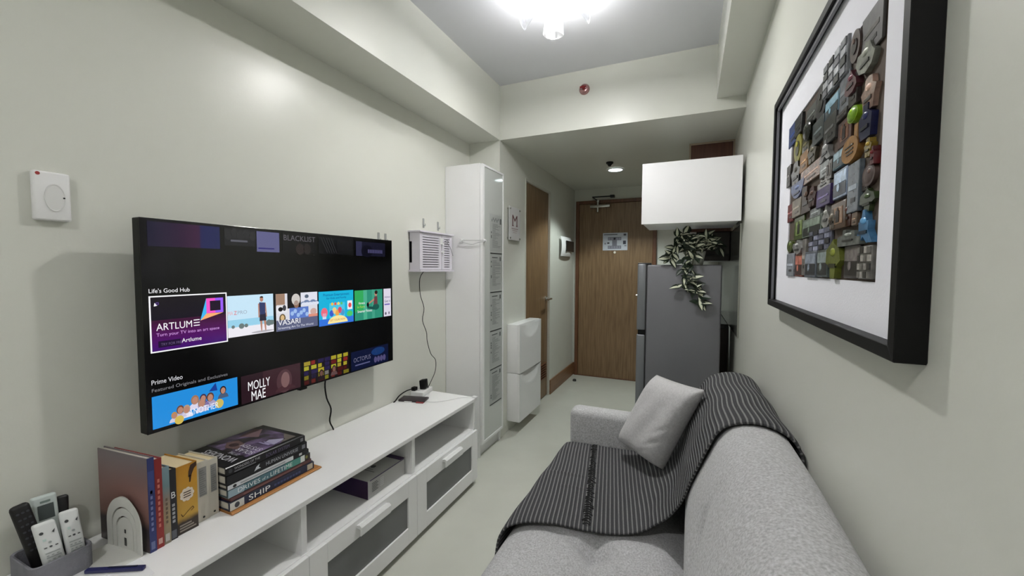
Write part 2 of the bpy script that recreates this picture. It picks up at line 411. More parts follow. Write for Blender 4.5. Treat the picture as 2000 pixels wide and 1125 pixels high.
for k in range(3):
    ya, yb = BY0+.002+k*.599, BY0+.599+k*.599
    if dr0 is None:
        X0, X1 = XF-.012, XF+.006; gy0, gy1, gz0, gz1 = ya+.075, yb-.065, .108, .257
        q = MB()
        q.box(X0, X1, ya, gy0, .032, .332, .0015); q.box(X0, X1, gy1, yb, .032, .332, .0015)
        q.box(X0, X1, gy0, gy1, .032, gz0, .0015); q.box(X0, X1, gy0, gy1, gz1, .332, .0015)
        dr0 = q.build('drawer', WHITE, b); dr0['label'] = 'white framed drawer front with dark frosted glass'
        q = MB(); q.box(X0+.002, X0+.010, gy0-.004, gy1+.004, gz0-.004, gz1+.004); q.build('drawer_glass', GLASSD, dr0)
        yc = (ya+yb)/2
        q = MB()                                                   # folded white grip over the top rail of the drawer
        q.prism([(X1, yc-.085, .312), (X1+.016, yc-.085, .316), (X1+.026, yc-.085, .308), (X1+.026, yc-.085, .280), (X1+.020, yc-.085, .272), (X1+.018, yc-.085, .300), (X1, yc-.085, .302)], (0, .17, 0))
        q.build('handle', WHITEP, dr0)
    else:
        c = dr0.copy(); COL.objects.link(c); c.parent = b; c.location.y += k*.599
        for g in dr0.children:
            d = g.copy(); COL.objects.link(d); d.parent = c

# flat white and purple carton on the open shelf
c = thing('carton', 'flat white and dark purple carton lying on the open shelf of the TV bench', 'box', (-1.37, 1.41, .336))
q = MB(); q.box(-1.53, -1.228, 1.288, 1.528, .337, .415, .001)
cb = q.build('carton_body', M('grey white card', (.74, .74, .73), .6), c)
PUR = ramp_print('purple carton print', [(0, (.10, .07, .16)), (.5, (.22, .14, .34)), (1, (.24, .12, .26))], 'X', -.2, .2, 10, .2)
q = MB(); q.box(-1.531, -1.227, 1.2865, 1.288, .337, .414); q.build('side_print', PUR, c)
q = MB(); q.box(-1.531, -1.2275, 1.5, 1.529, .4150, .4162); q.build('end_strip', PUR, c)
f = Flat((-1.2275, 1.30, .34), (0, 1, 0), (0, 0, 1)); dk = P((.35, .35, .36))
for i in range(6): f.rect(.012, .05-.006*(i % 2), .018+i*.007, .021+i*.007, dk)
for i in range(5): f.rect(.062, .085, .020+i*.008, .024+i*.008, P((.84, .84, .84)))
f.rect(.0, .225, .070, .0745, P((.25, .2, .35))); f.build('printing', c)
f = Flat((-1.50, 1.31, .4153), (1, 0, 0), (0, 1, 0)); f.circ(.20, .09, .012, .012, dk); f.rect(.10, .24, .05, .054, dk); f.rect(.12, .22, .065, .068, dk); f.build('lid_print', c)

# ------------------------------------------------------------------ television
tv = thing('television', 'large wall mounted flat television showing a streaming app menu', 'television', (-1.52, 1.22, .807))
TY0, TY1, TZ0, TZ1 = .664, 1.777, .806, 1.466
q = MB(); q.box(-1.540, -1.502, TY0, TY1, TZ0, TZ1, .003); q.build('casing', M('dark grey tv casing', (.15, .155, .145), .6, spec=.2), tv)
q = MB(); q.box(-1.626, -1.538, 1.0, 1.45, 1.0, 1.3); q.build('wall_bracket', BLACK, tv)
q = MB(); q.box(-1.503, -1.500, TY0, TY1, TZ0, TZ1, .001); scr = q.build('screen', M('tv screen glass', (.018, .018, .022), .16, spec=.5), tv)
q = MB(); q.box(-1.520, -1.498, 1.19, 1.226, .797, .808, .003); q.build('ir_receiver', BLACK, tv)
def T(): return Flat((-1.4998, 0, 0), (0, 1, 0), (0, 0, 1), .00025)
W_ = E((.97, .97, .98)); K_ = E((.015, .012, .03))
def done(f): f.build('menu_tile', scr)
f = T(); f.text("Life's Good Hub", .681, 1.238, .110, .0135, W_, 1); f.build('menu_text', scr)
# highlighted first tile
f = T(); f.poly([(.680, 1.054), (.906, 1.054), (.906, 1.229), (.680, 1.229)], W_, 1)
n_ = 14
for i in range(n_):
    t = i/n_; z0 = 1.058+.167*t; z1 = 1.058+.167*(t+1/n_)
    if t < .55:
        k = t/.55; c_ = (.26+.22*k-.28*k*k, .05*(1-k)+.02, .42-.08*k-.18*k*k)
    else: c_ = (.05, .02, .10-.08*(t-.55))
    f.rect(.684, .902, z0, z1, E(tuple(max(0, x) for x in c_)), 2)
f.poly([(.819, 1.139), (.839, 1.212), (.839, 1.161)], E((.25, .72, .95)), 3)
f.poly([(.819, 1.139), (.839, 1.161), (.893, 1.160)], E((.97, .68, .45)), 3)
f.rect(.839, .867, 1.161, 1.212, E((.96, .32, .78)), 4); f.rect(.867, .893, 1.161, 1.212, E((.60, .36, .96)), 4)
f.rect(.850, .884, 1.169, 1.203, E((.10, .02, .14)), 5)
f.poly([(.692, 1.197), (.694, 1.208), (.701, 1.199)], W_, 3); f.rect(.697, .705, 1.201, 1.209, E((.35, .25, .55)), 3); f.rect(.699, .703, 1.203, 1.207, K_, 4)
f.text('ARTLUM', .696, 1.121, .098, .022, W_, 4)
for k in range(3): f.rect(.799, .817, 1.1235+k*.009, 1.1265+k*.009, W_, 4)
f.text('Turn your TV into an art space', .696, 1.100, .182, .013, E((.85, .62, .92)), 4, False)
f.rect(.700, .760, 1.068, 1.088, E((.13, .06, .20)), 3); f.text('TRY FOR FREE', .707, 1.073, .06, .008, E((.42, .36, .50)), 4, False)
f.text('Artlume', .763, 1.0745, .058, .013, W_, 5)
done(f)
def human(f, x, z, h, shirt, pants, skin, hair, l=3):
    f.poly([(x-.045*h, z), (x-.02*h, z), (x+.0*h, z+.46*h), (x-.09*h, z+.46*h)], skin, l); f.poly([(x+.07*h, z), (x+.10*h, z), (x+.10*h, z+.46*h), (x+.01*h, z+.46*h)], skin, l)
    f.poly([(x-.09*h, z+.30*h), (x+.11*h, z+.30*h), (x+.09*h, z+.52*h), (x-.08*h, z+.52*h)], pants, l+1)
    f.poly([(x-.08*h, z+.48*h), (x+.08*h, z+.48*h), (x+.08*h, z+.80*h), (x-.09*h, z+.82*h)], shirt, l+2)
    f.poly([(x-.12*h, z+.40*h), (x-.09*h, z+.40*h), (x-.07*h, z+.8*h), (x-.12*h, z+.78*h)], skin, l+1); f.poly([(x+.10*h, z+.40*h), (x+.13*h, z+.40*h), (x+.10*h, z+.8*h), (x+.06*h, z+.8*h)], skin, l+1)
    f.circ(x-.02*h, z+.90*h, .05*h, .07*h, skin, l+1); f.circ(x-.02*h, z+.94*h, .052*h, .045*h, hair, l+2, 14, 0, 180)
def bust(f, x, z, s, cl, skin, hair, l=3):
    f.circ(x, z, 1.2*s, 1.3*s, cl, l, 16, 0, 180); f.circ(x, z+1.9*s, .72*s, .95*s, hair, l+1); f.circ(x, z+1.75*s, .52*s, .75*s, skin, l+2)
SK = E((.72, .52, .44)); HR = E((.16, .11, .10))
f = T()                                                            # trainer on a promenade
f.rect(.907, 1.080, 1.112, 1.215, E((.78, .90, .97)), 1); f.rect(.907, 1.080, 1.100, 1.128, E((.60, .82, .92)), 2); f.rect(.907, 1.080, 1.066, 1.102, E((.93, .92, .95)), 2)
for x, r in ((.925, .006), (.955, .010), (.972, .007), (1.06, .012), (1.072, .010)): f.circ(x, 1.103, r, r, E((.42, .48, .48)), 3)
f.text('MA', .908, 1.146, .018, .014, E((.93, .68, .70)), 3); f.text('Z', .929, 1.146, .010, .014, E((.90, .35, .38)), 3); f.text('PRO', .942, 1.147, .034, .013, E((.62, .66, .72)), 3)
f.circ(1.035, 1.073, .045, .004, E((.70, .69, .72)), 3)
human(f, 1.035, 1.072, .138, E((.20, .24, .40)), E((.16, .16, .22)), SK, HR); done(f)
f = T()                                                            # art collage, generic shapes
f.rect(1.091, 1.286, 1.062, 1.212, E((.86, .86, .89)), 1); f.rect(1.091, 1.130, 1.165, 1.212, E((.62, .50, .42)), 2); f.rect(1.141, 1.203, 1.150, 1.212, E((.06, .05, .07)), 2)
f.circ(1.180, 1.185, .020, .024, E((.80, .78, .76)), 3); f.circ(1.182, 1.165, .012, .016, E((.55, .42, .36)), 3)
f.rect(1.203, 1.286, 1.158, 1.212, E((.88, .88, .93)), 2)
for k in range(5): f.circ(1.215+.016*k, 1.166+.006*(k % 2), .013, .008, E((.45, .52, .66)), 3); f.circ(1.217+.016*k, 1.163, .012, .007, E((.86, .88, .94)), 4)
f.circ(1.232, 1.195, .010, .008, E((.35, .40, .48)), 3)
f.rect(1.150, 1.240, 1.105, 1.152, E((.36, .48, .78)), 2)
for k in range(6): f.circ(1.162+.014*k, 1.128+.010*math.sin(k*2.1), .008, .009, E((.62, .74, .92)), 3)
f.rect(1.094, 1.140, 1.135, 1.168, E((.90, .90, .92)), 2); f.circ(1.110, 1.150, .010, .009, K_, 3); f.circ(1.127, 1.154, .008, .012, E((.25, .25, .28)), 3)
f.circ(1.118, 1.113, .014, .018, E((.40, .34, .22)), 2); f.circ(1.118, 1.115, .008, .011, E((.85, .72, .52)), 3); f.circ(1.265, 1.128, .016, .014, E((.80, .66, .62)), 2); f.rect(1.240, 1.286, 1.105, 1.118, E((.86, .56, .48)), 2)
f.rect(1.091, 1.286, 1.062, 1.106, E((.36, .38, .50)), 3); f.text('VASARI', 1.098, 1.085, .100, .022, W_, 5, False); f.text('Streaming Art To The World', 1.097, 1.067, .165, .012, E((.85, .86, .92)), 5, False); done(f)
f = T()                                                            # bright children's tile, plain shapes
f.rect(1.293, 1.494, 1.056, 1.210, E((.10, .70, .86)), 1); f.rect(1.293, 1.494, 1.056, 1.085, E((.20, .45, .86)), 2)
f.text('Premium Entertainment', 1.318, 1.188, .150, .012, E((.08, .26, .55)), 3); f.text('for Kids and Family', 1.335, 1.171, .115, .012, E((.08, .26, .55)), 3)
f.rect(1.350, 1.440, 1.085, 1.155, E((.30, .78, .90)), 2); f.circ(1.322, 1.115, .018, .022, E((.92, .42, .50)), 3); f.rect(1.312, 1.332, 1.086, 1.112, E((.80, .86, .95)), 3)
f.rect(1.456, 1.486, 1.118, 1.160, E((.94, .94, .96)), 3); f.circ(1.471, 1.138, .010, .012, E((.90, .30, .34)), 4); f.circ(1.470, 1.098, .018, .014, E((.30, .78, .42)), 3)
for k, c_ in enumerate(((.95, .75, .25), (.90, .35, .30), (.96, .85, .40), (.35, .75, .45))): f.circ(1.366+.018*k, 1.151, .007, .007, E(c_), 4)
for k, c_ in enumerate(((.22, .36, .80), (.94, .80, .55), (.92, .66, .30), (.84, .30, .40), (.30, .60, .80))): f.circ(1.362+.016*k, 1.108+.012*(k % 2), .012, .015, E(c_), 4)
f.circ(1.398, 1.062, .058, .034, E((.98, .90, .62)), 5, 18, 0, 180); f.text('GET YOURS NOW', 1.352, 1.072, .09, .009, E((.70, .35, .22)), 6); done(f)
f = T(); f.rect(1.502, 1.698, 1.056, 1.205, E((.18, .56, .46)), 1); f.rect(1.502, 1.56, 1.10, 1.205, E((.20, .66, .36)), 2); f.rect(1.56, 1.585, 1.056, 1.205, E((.30, .68, .55)), 2); f.rect(1.62, 1.64, 1.056, 1.205, E((.26, .62, .52)), 2)
f.text('fitness', 1.528, 1.136, .042, .011, W_, 3); f.text('In Form', 1.520, 1.117, .05, .012, E((.70, .86, .30)), 3); f.text('Smarter Fitness', 1.520, 1.094, .10, .013, W_, 3)
f.poly([(1.590, 1.136), (1.635, 1.160), (1.640, 1.152), (1.593, 1.129)], SK, 4); f.poly([(1.630, 1.125), (1.660, 1.125), (1.658, 1.170), (1.636, 1.168)], E((.42, .24, .26)), 4); f.circ(1.648, 1.184, .010, .014, SK, 4); f.circ(1.650, 1.190, .011, .010, HR, 5); f.circ(1.648, 1.115, .024, .016, E((.10, .34, .30)), 4); f.poly([(1.585, 1.122), (1.640, 1.115), (1.636, 1.100), (1.585, 1.112)], E((.10, .30, .28)), 4); f.circ(1.590, 1.13, .008, .012, K_, 5); done(f)
f = T(); f.rect(1.707, 1.764, 1.056, 1.205, E((.86, .84, .90)), 1); f.text('Adven', 1.713, 1.155, .046, .011, E((.40, .36, .50)), 2); f.text('Get it', 1.713, 1.132, .046, .013, E((.16, .14, .26)), 2); f.rect(1.713, 1.755, 1.117, 1.124, E((.45, .40, .70)), 2)
f.circ(1.722, 1.072, .007, .008, E((.40, .38, .45)), 2); f.circ(1.748, 1.073, .006, .008, E((.50, .48, .55)), 2); done(f)
# dim top row
f = T()
for i in range(10):
    t = i/10; c_ = (.07+.16*min(1, t*1.4), .055+.01*t, .16+.07*t) if t < .7 else (.09, .11, .30-.04*(t-.7))
    f.rect(.683+.206*t, .683+.206*(t+.1), 1.381, 1.4565, E(c_), 1)
done(f)
f = T(); f.rect(.904, 1.014, 1.395, 1.4565, E((.10, .10, .115)), 1)
for k in range(5): f.circ(.916+.022*k, 1.432+.008*(k % 2), .012, .018, E((.14, .14, .15)), 2)
f.rect(.925, .985, 1.409, 1.416, E((.34, .34, .38)), 3); done(f)
f = T(); f.rect(1.020, 1.112, 1.377, 1.454, E((.36, .36, .52)), 1); f.rect(1.026, 1.090, 1.3875, 1.3925, E((.16, .14, .42)), 2); done(f)
f = T(); f.rect(1.125, 1.285, 1.378, 1.4565, E((.045, .042, .055)), 1); f.text('BLACKLIST', 1.131, 1.427, .150, .022, E((.36, .35, .37)), 2); f.circ(1.205, 1.394, .020, .024, E((.15, .12, .12)), 2); f.circ(1.240, 1.396, .018, .024, E((.13, .11, .11)), 2); done(f)
f = T(); f.rect(1.297, 1.500, 1.378, 1.4535, E((.065, .065, .075)), 1)
for k in range(5): f.line(1.31+.014*k, 1.452, 1.345+.013*k, 1.385, .004, E((.17, .17, .18)), 2)
f.rect(1.40, 1.49, 1.395, 1.445, E((.09, .09, .10)), 2); done(f)
f = T(); f.rect(1.516, 1.722, 1.376, 1.447, E((.085, .085, .15)), 1); f.rect(1.516, 1.555, 1.376, 1.447, E((.17, .17, .27)), 2); f.circ(1.59, 1.40, .04, .03, E((.05, .05, .10)), 3); [f.rect(1.595+.012*k_, 1.604+.012*k_, 1.392, 1.410, E((.27, .26, .40)), 4) for k_ in range(9)]; done(f)
# lower row
f = T(); f.text('Prime Video', .679, .956, .083, .0145, E((.86, .86, .88)), 1); f.text('Featured Originals and Exclusives', .679, .930, .222, .014, E((.50, .50, .52)), 1, False); f.build('menu_text', scr)
f = T()
f.rect(.678, .934, .818, .9195, E((.14, .55, .86)), 1)
for x, z, s, c_, h_ in ((.752, .830, .018, (.72, .70, .80), (.42, .28, .22)), (.735, .823, .014, (.82, .80, .88), (.75, .55, .25)), (.795, .846, .020, (.86, .84, .92), (.62, .46, .34)), (.820, .848, .018, (.38, .30, .56), (.25, .2, .3)), (.842, .842, .020, (.66, .62, .74), (.34, .24, .2)), (.884, .858, .018, (.28, .36, .48), (.14, .12, .14)), (.770, .826, .018, (.90, .88, .94), (.7, .6, .5)), (.815, .830, .020, (.80, .78, .88), (.6, .5, .45))):
    bust(f, x, z, s*.82, E(c_), SK, E(h_), 2)
f.poly([(.838, .893), (.860, .918), (.865, .890)], E((.10, .24, .58)), 7); f.circ(.870, .842, .014, .016, E((.80, .72, .38)), 7); f.circ(.748, .826, .013, .014, E((.82, .72, .34)), 7)
f.text('ANOTHER', .775, .829, .092, .021, E((.93, .95, 1)), 9, False); done(f)
f = T(); f.rect(.947, 1.194, .813, .917, E((.16, .09, .12)), 1); f.rect(1.03, 1.194, .813, .917, E((.22, .13, .155)), 2); f.circ(1.120, .858, .034, .048, E((.30, .20, .22)), 3); f.circ(1.124, .862, .019, .032, E((.47, .35, .35)), 4); f.circ(1.124, .820, .045, .020, E((.26, .16, .18)), 3, 16, 0, 180)
f.text('MOLLY', .972, .857, .086, .034, W_, 5); f.text('MAE', .984, .816, .055, .036, W_, 5); done(f)
f = T(); f.rect(1.209, 1.462, .812, .916, E((.08, .06, .07)), 1)
cols = [(.78, .72, .20), (.50, .16, .14), (.80, .78, .22), (.16, .12, .32), (.78, .76, .74), (.46, .12, .12), (.62, .18, .16), (.74, .66, .22)]
r_ = random.Random(5)
for i in range(7):
    for j in range(5):
        x0 = 1.212+i*.0357; z0 = .815+j*.0202; f.rect(x0, x0+.033-.014*r_.random(), z0, z0+.017, E(tuple(v*(.8 if j > 1 else .55) for v in cols[r_.randrange(8)])), 2)
bust(f, 1.300, .818, .016, E((.12, .08, .10)), E((.40, .28, .24)), E((.10, .07, .07)), 3); bust(f, 1.370, .822, .016, E((.36, .26, .26)), E((.46, .32, .28)), E((.14, .09, .08)), 3); done(f)
f = T(); f.rect(1.474, 1.738, .812, .906, E((.04, .07, .19)), 1); f.circ(1.66, .88, .05, .02, E((.08, .20, .40)), 2)
f.text('OCTOPUS', 1.490, .852, .115, .022, E((.42, .42, .52)), 3); f.rect(1.50, 1.60, .833, .839, E((.34, .35, .50)), 3)
for k in range(4): f.circ(1.640+.022*k, .838, .011, .016, E((.30, .28, .44)), 3)
done(f)
tv.scale = (.974, .974, .974); tv.location = (-1.4805, 1.1883, .8203)      # whole set scaled down about the camera position, bringing it forward off the wall
q = MB(); q.tube([(-1.54, 1.37, .83), (-1.565, 1.376, .77), (-1.566, 1.385, .70), (-1.567, 1.41, .64), (-1.568, 1.402, .585), (-1.57, 1.42, .545), (-1.572, 1.427, .531)], .0035, 8)
tag(q.build('black_cable', BLACK, None, True), 'thin black cord hanging from under the television to the bench', 'cord')

# clear hooks poking up behind the television and on the wall above the louvred box
CLEAR = M('clear plastic hook', (.80, .81, .80), .2, trans=.4)
def hook(y, z, label):
    q = MB(); q.box(XL, XL+.004, y-.008, y+.008, z-.03, z+.03, .002); o = tag(q.build('adhesive_hook', CLEAR), label, 'hook', 'clear adhesive hooks')
    q = MB(); q.tube([(XL+.004, y, z-.012), (XL+.015, y, z-.018), (XL+.016, y, z-.004)], .0025, 6); q.build('hook_tip', CLEAR, o, True)
hook(1.768, 1.482, 'clear adhesive hook above the far top corner of the television, nearer of two')
hook(1.823, 1.480, 'clear adhesive hook just past the far top corner of the television')
hook(2.18, 1.605, 'clear adhesive hook above the louvred wall box, nearer of two')
hook(2.345, 1.60, 'clear adhesive hook above the louvred wall box, nearer the tall cabinet')

# white wall control with red mark
wc = thing('wall_control', 'square white wall control with round dial and red mark beside the television', 'wall control', (XL, .511, 1.506))
q = MB(); q.box(XL, XL+.018, .474, .546, 1.440, 1.570, .006, 3); q.build('cover_plate', WHITEP, wc, True)
q = MB(); q.loft([((XL+.017, .514, 1.502), .0198), ((XL+.0205, .514, 1.502), .0198), ((XL+.0205, .514, 1.502), .0185), ((XL+.0195, .514, 1.502), .018)], 32); d = q.build('dial', M('dial white plastic', (.89, .89, .885), .3), wc, True)
for v in d.data.vertices: v.co.z = (v.co.z+.004)*1.85-.004
q = MB(); q.cyl((XL+.018, .531, 1.503), (XL+.021, .531, 1.503), .0022, n=10); q.build('indicator', DARK, wc)
q = MB(); q.cyl((XL+.0175, .484, 1.562), (XL+.0187, .484, 1.562), .0045, n=14); q.build('red_mark', M('red mark', (.66, .22, .22), .5), wc)

# louvred router box on the wall
RX = -1.505
rb = thing('louvred_box', 'small white louvred wall box with double doors between television and tall cabinet', 'box', (XL, 2.21, 1.29))
LV = M('lilac white painted wood', (.88, .865, .90), .45)
y0, y1, z0, z1 = 2.035, 2.395, 1.305, 1.535
q = MB(); q.box(XL, RX+.012, y0-.012, y1+.012, z1, z1+.010, .001); q.build('top_board', LV, rb)
q = MB(); q.box(XL, RX+.012, y0-.012, y1+.012, z0-.012, z0, .001); q.build('bottom_board', LV, rb)
q = MB(); q.box(XL+.02, RX-.010, y0, y0+.01, z0, z1); q.box(XL, XL+.02, y0, y0+.01, z0, z0+.045); q.box(XL, XL+.02, y0, y0+.01, z1-.055, z1); q.box(XL, RX-.010, y1-.01, y1, z0, z1); q.build('side_boards', LV, rb)
q = MB(); q.box(XL, XL+.004, y0, y1, z0, z1); q.build('back_board', DARK, rb)
q = MB(); q.box(RX-.012, RX-.010, y0+.012, y1-.012, z0+.004, z1-.004); q.build('slot_shade', M('shadow lining', (.36, .34, .37), .8), rb)  # dark sheet standing in for the shade behind the slats
ym = y0+.235
sl0 = None
for (a, bb) in ((y0, ym-.002), (ym+.002, y1)):
    q = MB(); q.box(RX-.009, RX, a, a+.028, z0+.002, z1-.002); q.box(RX-.009, RX, bb-.028, bb, z0+.002, z1-.002); q.box(RX-.009, RX, a+.028, bb-.028, z0+.002, z0+.016); q.box(RX-.009, RX, a+.028, bb-.028, z1-.014, z1-.002)
    door = q.build('louvre_door', LV, rb)
    for k in range(13):
        zz = z0+.019+k*.0153
        q = MB(); q.box(RX-.009, RX-.001, a+.028, bb-.028, zz+.002, zz+.0122); q.build('slat', LV, door)
q = MB(); q.cyl((RX, ym, 1.42), (RX+.016, ym, 1.42), .009, n=14); q.build('knob', WHITEP, rb, True)
hk = thing('cord_hook', 'white adhesive hook with a thin grey cord on the louvred box door', 'hook', (RX, ym-.008, 1.49))
q = MB(); q.box(RX+.0006, RX+.004, ym-.022, ym+.012, 1.47, 1.513, .002); q.build('hook_base', WHITEP, hk)
q = MB(); q.tube([(RX+.004, ym-.005, 1.475), (RX+.016, ym-.005, 1.47), (RX+.018, ym-.005, 1.482)], .004, 8); q.build('hook_tip', WHITEP, hk, True)
q = MB(); q.tube([(RX+.012, ym-.003, 1.478), (RX+.012, ym+.04, 1.500), (RX+.012, ym+.065, 1.49), (RX+.012, ym+.05, 1.478), (RX+.012, ym+.085, 1.455), (RX+.012, ym+.118, 1.40)], .0018, 6); q.build('cord', M('grey cord', (.45, .44, .46), .5), hk, True)
q = MB(); q.tube([(XL+.05, 2.12, 1.30), (XL+.012, 2.125, 1.25), (XL+.010, 2.13, 1.15), (XL+.02, 2.155, 1.06), (XL+.012, 2.15, .98), (XL+.02, 2.18, .90), (XL+.03, 2.175, .84), (XL+.05, 2.185, .76), (XL+.055, 2.23, .71), (XL+.08, 2.19, .65), (XL+.09, 2.13, .60), (-1.50, 2.10, .562)], .0022, 6)
tag(q.build('adapter_cord', BLACK, None, True), 'thin wavy black cord running from the louvred box down to the power strip', 'cord')

# power strip, plugs, phone
ps = thing('power_strip', 'white power strip lying at the far end of the TV bench top', 'power strip', (-1.52, 2.07, .53))
q = MB(); q.obox((-1.527, 2.075, .546), (.043, .006, 0), (-.012, .068, 0), (0, 0, .0155), .006, 3); q.build('strip_body', WHITEP, ps, True)
f = Flat((-1.527, 2.075, .5621), (1, 0, 0), (0, 1, 0)); [f.circ(0, -.035+.035*k, .012, .012, P((.78, .78, .78))) for k in range(3)]; f.build('sockets', ps)
ad = thing('power_adapter', 'square black adapter plugged into the white power strip', 'plug', (-1.515, 2.075, .562))
q = MB(); q.obox((-1.515, 2.078, .592), (.020, .003, .004), (-.003, .020, 0), (-.003, 0, .028), .005, 3); q.build('adapter_body', BLACK, ad, True)
pl = thing('power_plug', 'black plug and cable in the white power strip, cable running to the wall', 'plug', (-1.545, 2.025, .562))
q = MB(); q.obox((-1.545, 2.024, .573), (.014, 0, 0), (0, .016, 0), (0, 0, .011), .004, 3); q.build('plug_body', BLACK, pl, True)
q = MB(); q.tube([(-1.548, 2.010, .575), (-1.556, 1.96, .575), (-1.566, 1.91, .560), (-1.571, 1.875, .535), (-1.574, 1.865, .532)], .0035, 8); q.build('cable', BLACK, pl, True)
ph = thing('handset', 'dark handset lying flat on the bench before the power strip', 'phone', (-1.49, 1.945, .53))
q = MB(); q.obox((-1.494, 1.950, .5365), (.078, .020, 0), (-.011, .040, 0), (0, 0, .006), .004, 3); q.build('handset_body', M('dark plum plastic', (.20, .16, .18), .4), ph, True)
q = MB(); q.obox((-1.430, 1.925, .5335), (.022, .006, 0), (-.003, .010, 0), (0, 0, .003), .001); q.build('red_tab', M('pink red plastic', (.62, .28, .30), .5), ph)
q = MB(); q.obox((-1.50, 1.905, .533), (.022, .006, 0), (-.002, .008, 0), (0, 0, .0028), .001); q.build('white_tab', WHITEP, ph)
q = MB(); q.tube([(-1.485, 2.10, .534), (-1.45, 2.03, .533), (-1.42, 1.96, .533), (-1.36, 1.965, .533), (-1.30, 2.03, .533), (-1.26, 2.10, .533), (-1.20, 2.13, .533)], .0022, 6)
tag(q.build('charging_cable', WHITEP, None, True), 'thin white cable looping over the far end of the bench top', 'cord')
q = MB(); q.obox((-1.186, 2.143, .5345), (.016, 0, 0), (0, .012, 0), (0, 0, .005), .003, 3)
tag(q.build('corner_guard', WHITEP, None, True), 'small white corner guard on the far front corner of the bench', 'corner guard')

# ------------------------------------------------------------------ tall cabinet
CX0, CX1, CY0, CY1 = XL+.002, -1.290, 2.436, 2.776
tc = thing('tall_cabinet', 'tall narrow white cabinet with pale glass door against the left wall', 'cabinet', (-1.44, 2.6, 0))
for y in (CY0, CY1-.018):
    q = MB(); q.box(CX0, CX1-.022, y, y+.018, 0, 2.02, .001); q.build('side_panel', WHITE, tc)
q = MB(); q.box(CX0, CX1-.022, CY0+.018, CY1-.018, 2.0, 2.02); q.build('top_panel', WHITE, tc)
q = MB(); q.box(CX0, CX1-.022, CY0+.018, CY1-.018, .08, .098); q.build('bottom_shelf', WHITE, tc)
q = MB(); q.box(CX0, CX0+.006, CY0+.018, CY1-.018, .098, 2.0); q.build('back_panel', WHITE, tc)
q = MB(); q.box(CX1-.055, CX1-.04, CY0+.018, CY1-.018, 0, .08); q.build('plinth', WHITE, tc)
DX0, DX1 = CX1-.020, CX1
q = MB(); fw = .030
q.box(DX0, DX1, CY0+.002, CY0+fw, .095, 2.017, .001); q.box(DX0, DX1, CY1-.014, CY1-.001, .095, 2.017, .001); q.box(DX0, DX1, CY0+fw, CY1-.014, .095, .115, .001); q.box(DX0, DX1, CY0+fw, CY1-.014, 2.003, 2.017, .001)
cdoor = q.build('door', WHITE, tc)
q = MB(); q.box(DX0+.006, DX1-.004, CY0+fw-.004, CY1-.010, .110, 2.008); q.build('door_glass', PANE, cdoor)
SH = M('grey translucent sheet', (.70, .715, .705), .45); INK = P((.33, .34, .34)); INKL = P((.52, .53, .53)); BARK = P((.17, .18, .18))
names = ['topmost', 'second from the top', 'middle', 'second from the bottom', 'lowest']
r_ = random.Random(11)
for k in range(5):
    zt = 1.700-k*.2775
    s = thing('printed_sheet', 'grey printed sheet on the tall cabinet door, %s of five' % names[k], 'paper', (CX1, 2.66, zt-.26), 'printed sheets on the cabinet door')
    q = MB(); q.box(DX1-.0036, DX1-.0028, 2.552, 2.755, zt-.262, zt); q.build('sheet', SH, s)
    f = Flat((DX1-.0026, 2.556, zt-.258), (0, 1, 0), (0, 0, 1))
    if k == 4: f.rect(.0, .19, .0, .007, BARK)
    if k > 0: f.rect(.0, .19, .254, .262, BARK, 2)
    z = .235
    if k == 0: [f.rect(.02+.02*k_, .036+.02*k_, .205+.012*(k_ % 2), .222+.012*(k_ % 2), INKL) for k_ in range(6)]; f.rect(.155, .18, .195, .235, INK); z = .185
    else: f.rect(.155, .175, .205, .235, INK); f.rect(.03, .12, .225, .232, INK); z = .205
    while z > .02:
        f.rect(.035, .075+.10*r_.random(), z, z+.0035, INKL)
        if r_.random() < .22: f.rect(.012, .024, z-.004, z+.008, INK)
        z -= .0085
    f.build('print', s)
cl = thing('cable_latch', 'white cable latch joining the side of the tall cabinet to its door', 'latch', (-1.35, 2.43, 1.5))
q = MB(); q.obox((-1.447, CY0-.004, 1.507), (.017, 0, 0), (0, .004, 0), (0, 0, .012), .003, 3); q.cyl((-1.447, CY0-.004, 1.507), (-1.447, CY0-.024, 1.507), .009); q.build('latch_base', WHITEP, cl, True)
q = MB(); q.obox((CX1+.005, CY0+.018, 1.503), (.004, 0, 0), (0, .012, 0), (0, 0, .012), .003, 3); q.cyl((CX1+.004, CY0+.016, 1.503), (CX1+.02, CY0+.014, 1.503), .008); q.build('latch_base', WHITEP, cl, True)
q = MB(); q.tube([(-1.447, CY0-.022, 1.507), (-1.36, CY0-.022, 1.504), (-1.28, CY0-.018, 1.503), (CX1+.018, CY0+.010, 1.503)], .0022, 6, sub=2); q.tube([(-1.447, CY0-.020, 1.50), (-1.40, CY0-.016, 1.484), (-1.36, CY0-.014, 1.478), (-1.31, CY0-.012, 1.49), (CX1+.010, CY0-.008, 1.494), (CX1+.012, CY0+.010, 1.497)], .0016, 6); q.build('wire', M('pale wire', (.72, .72, .72), .3), cl, True)

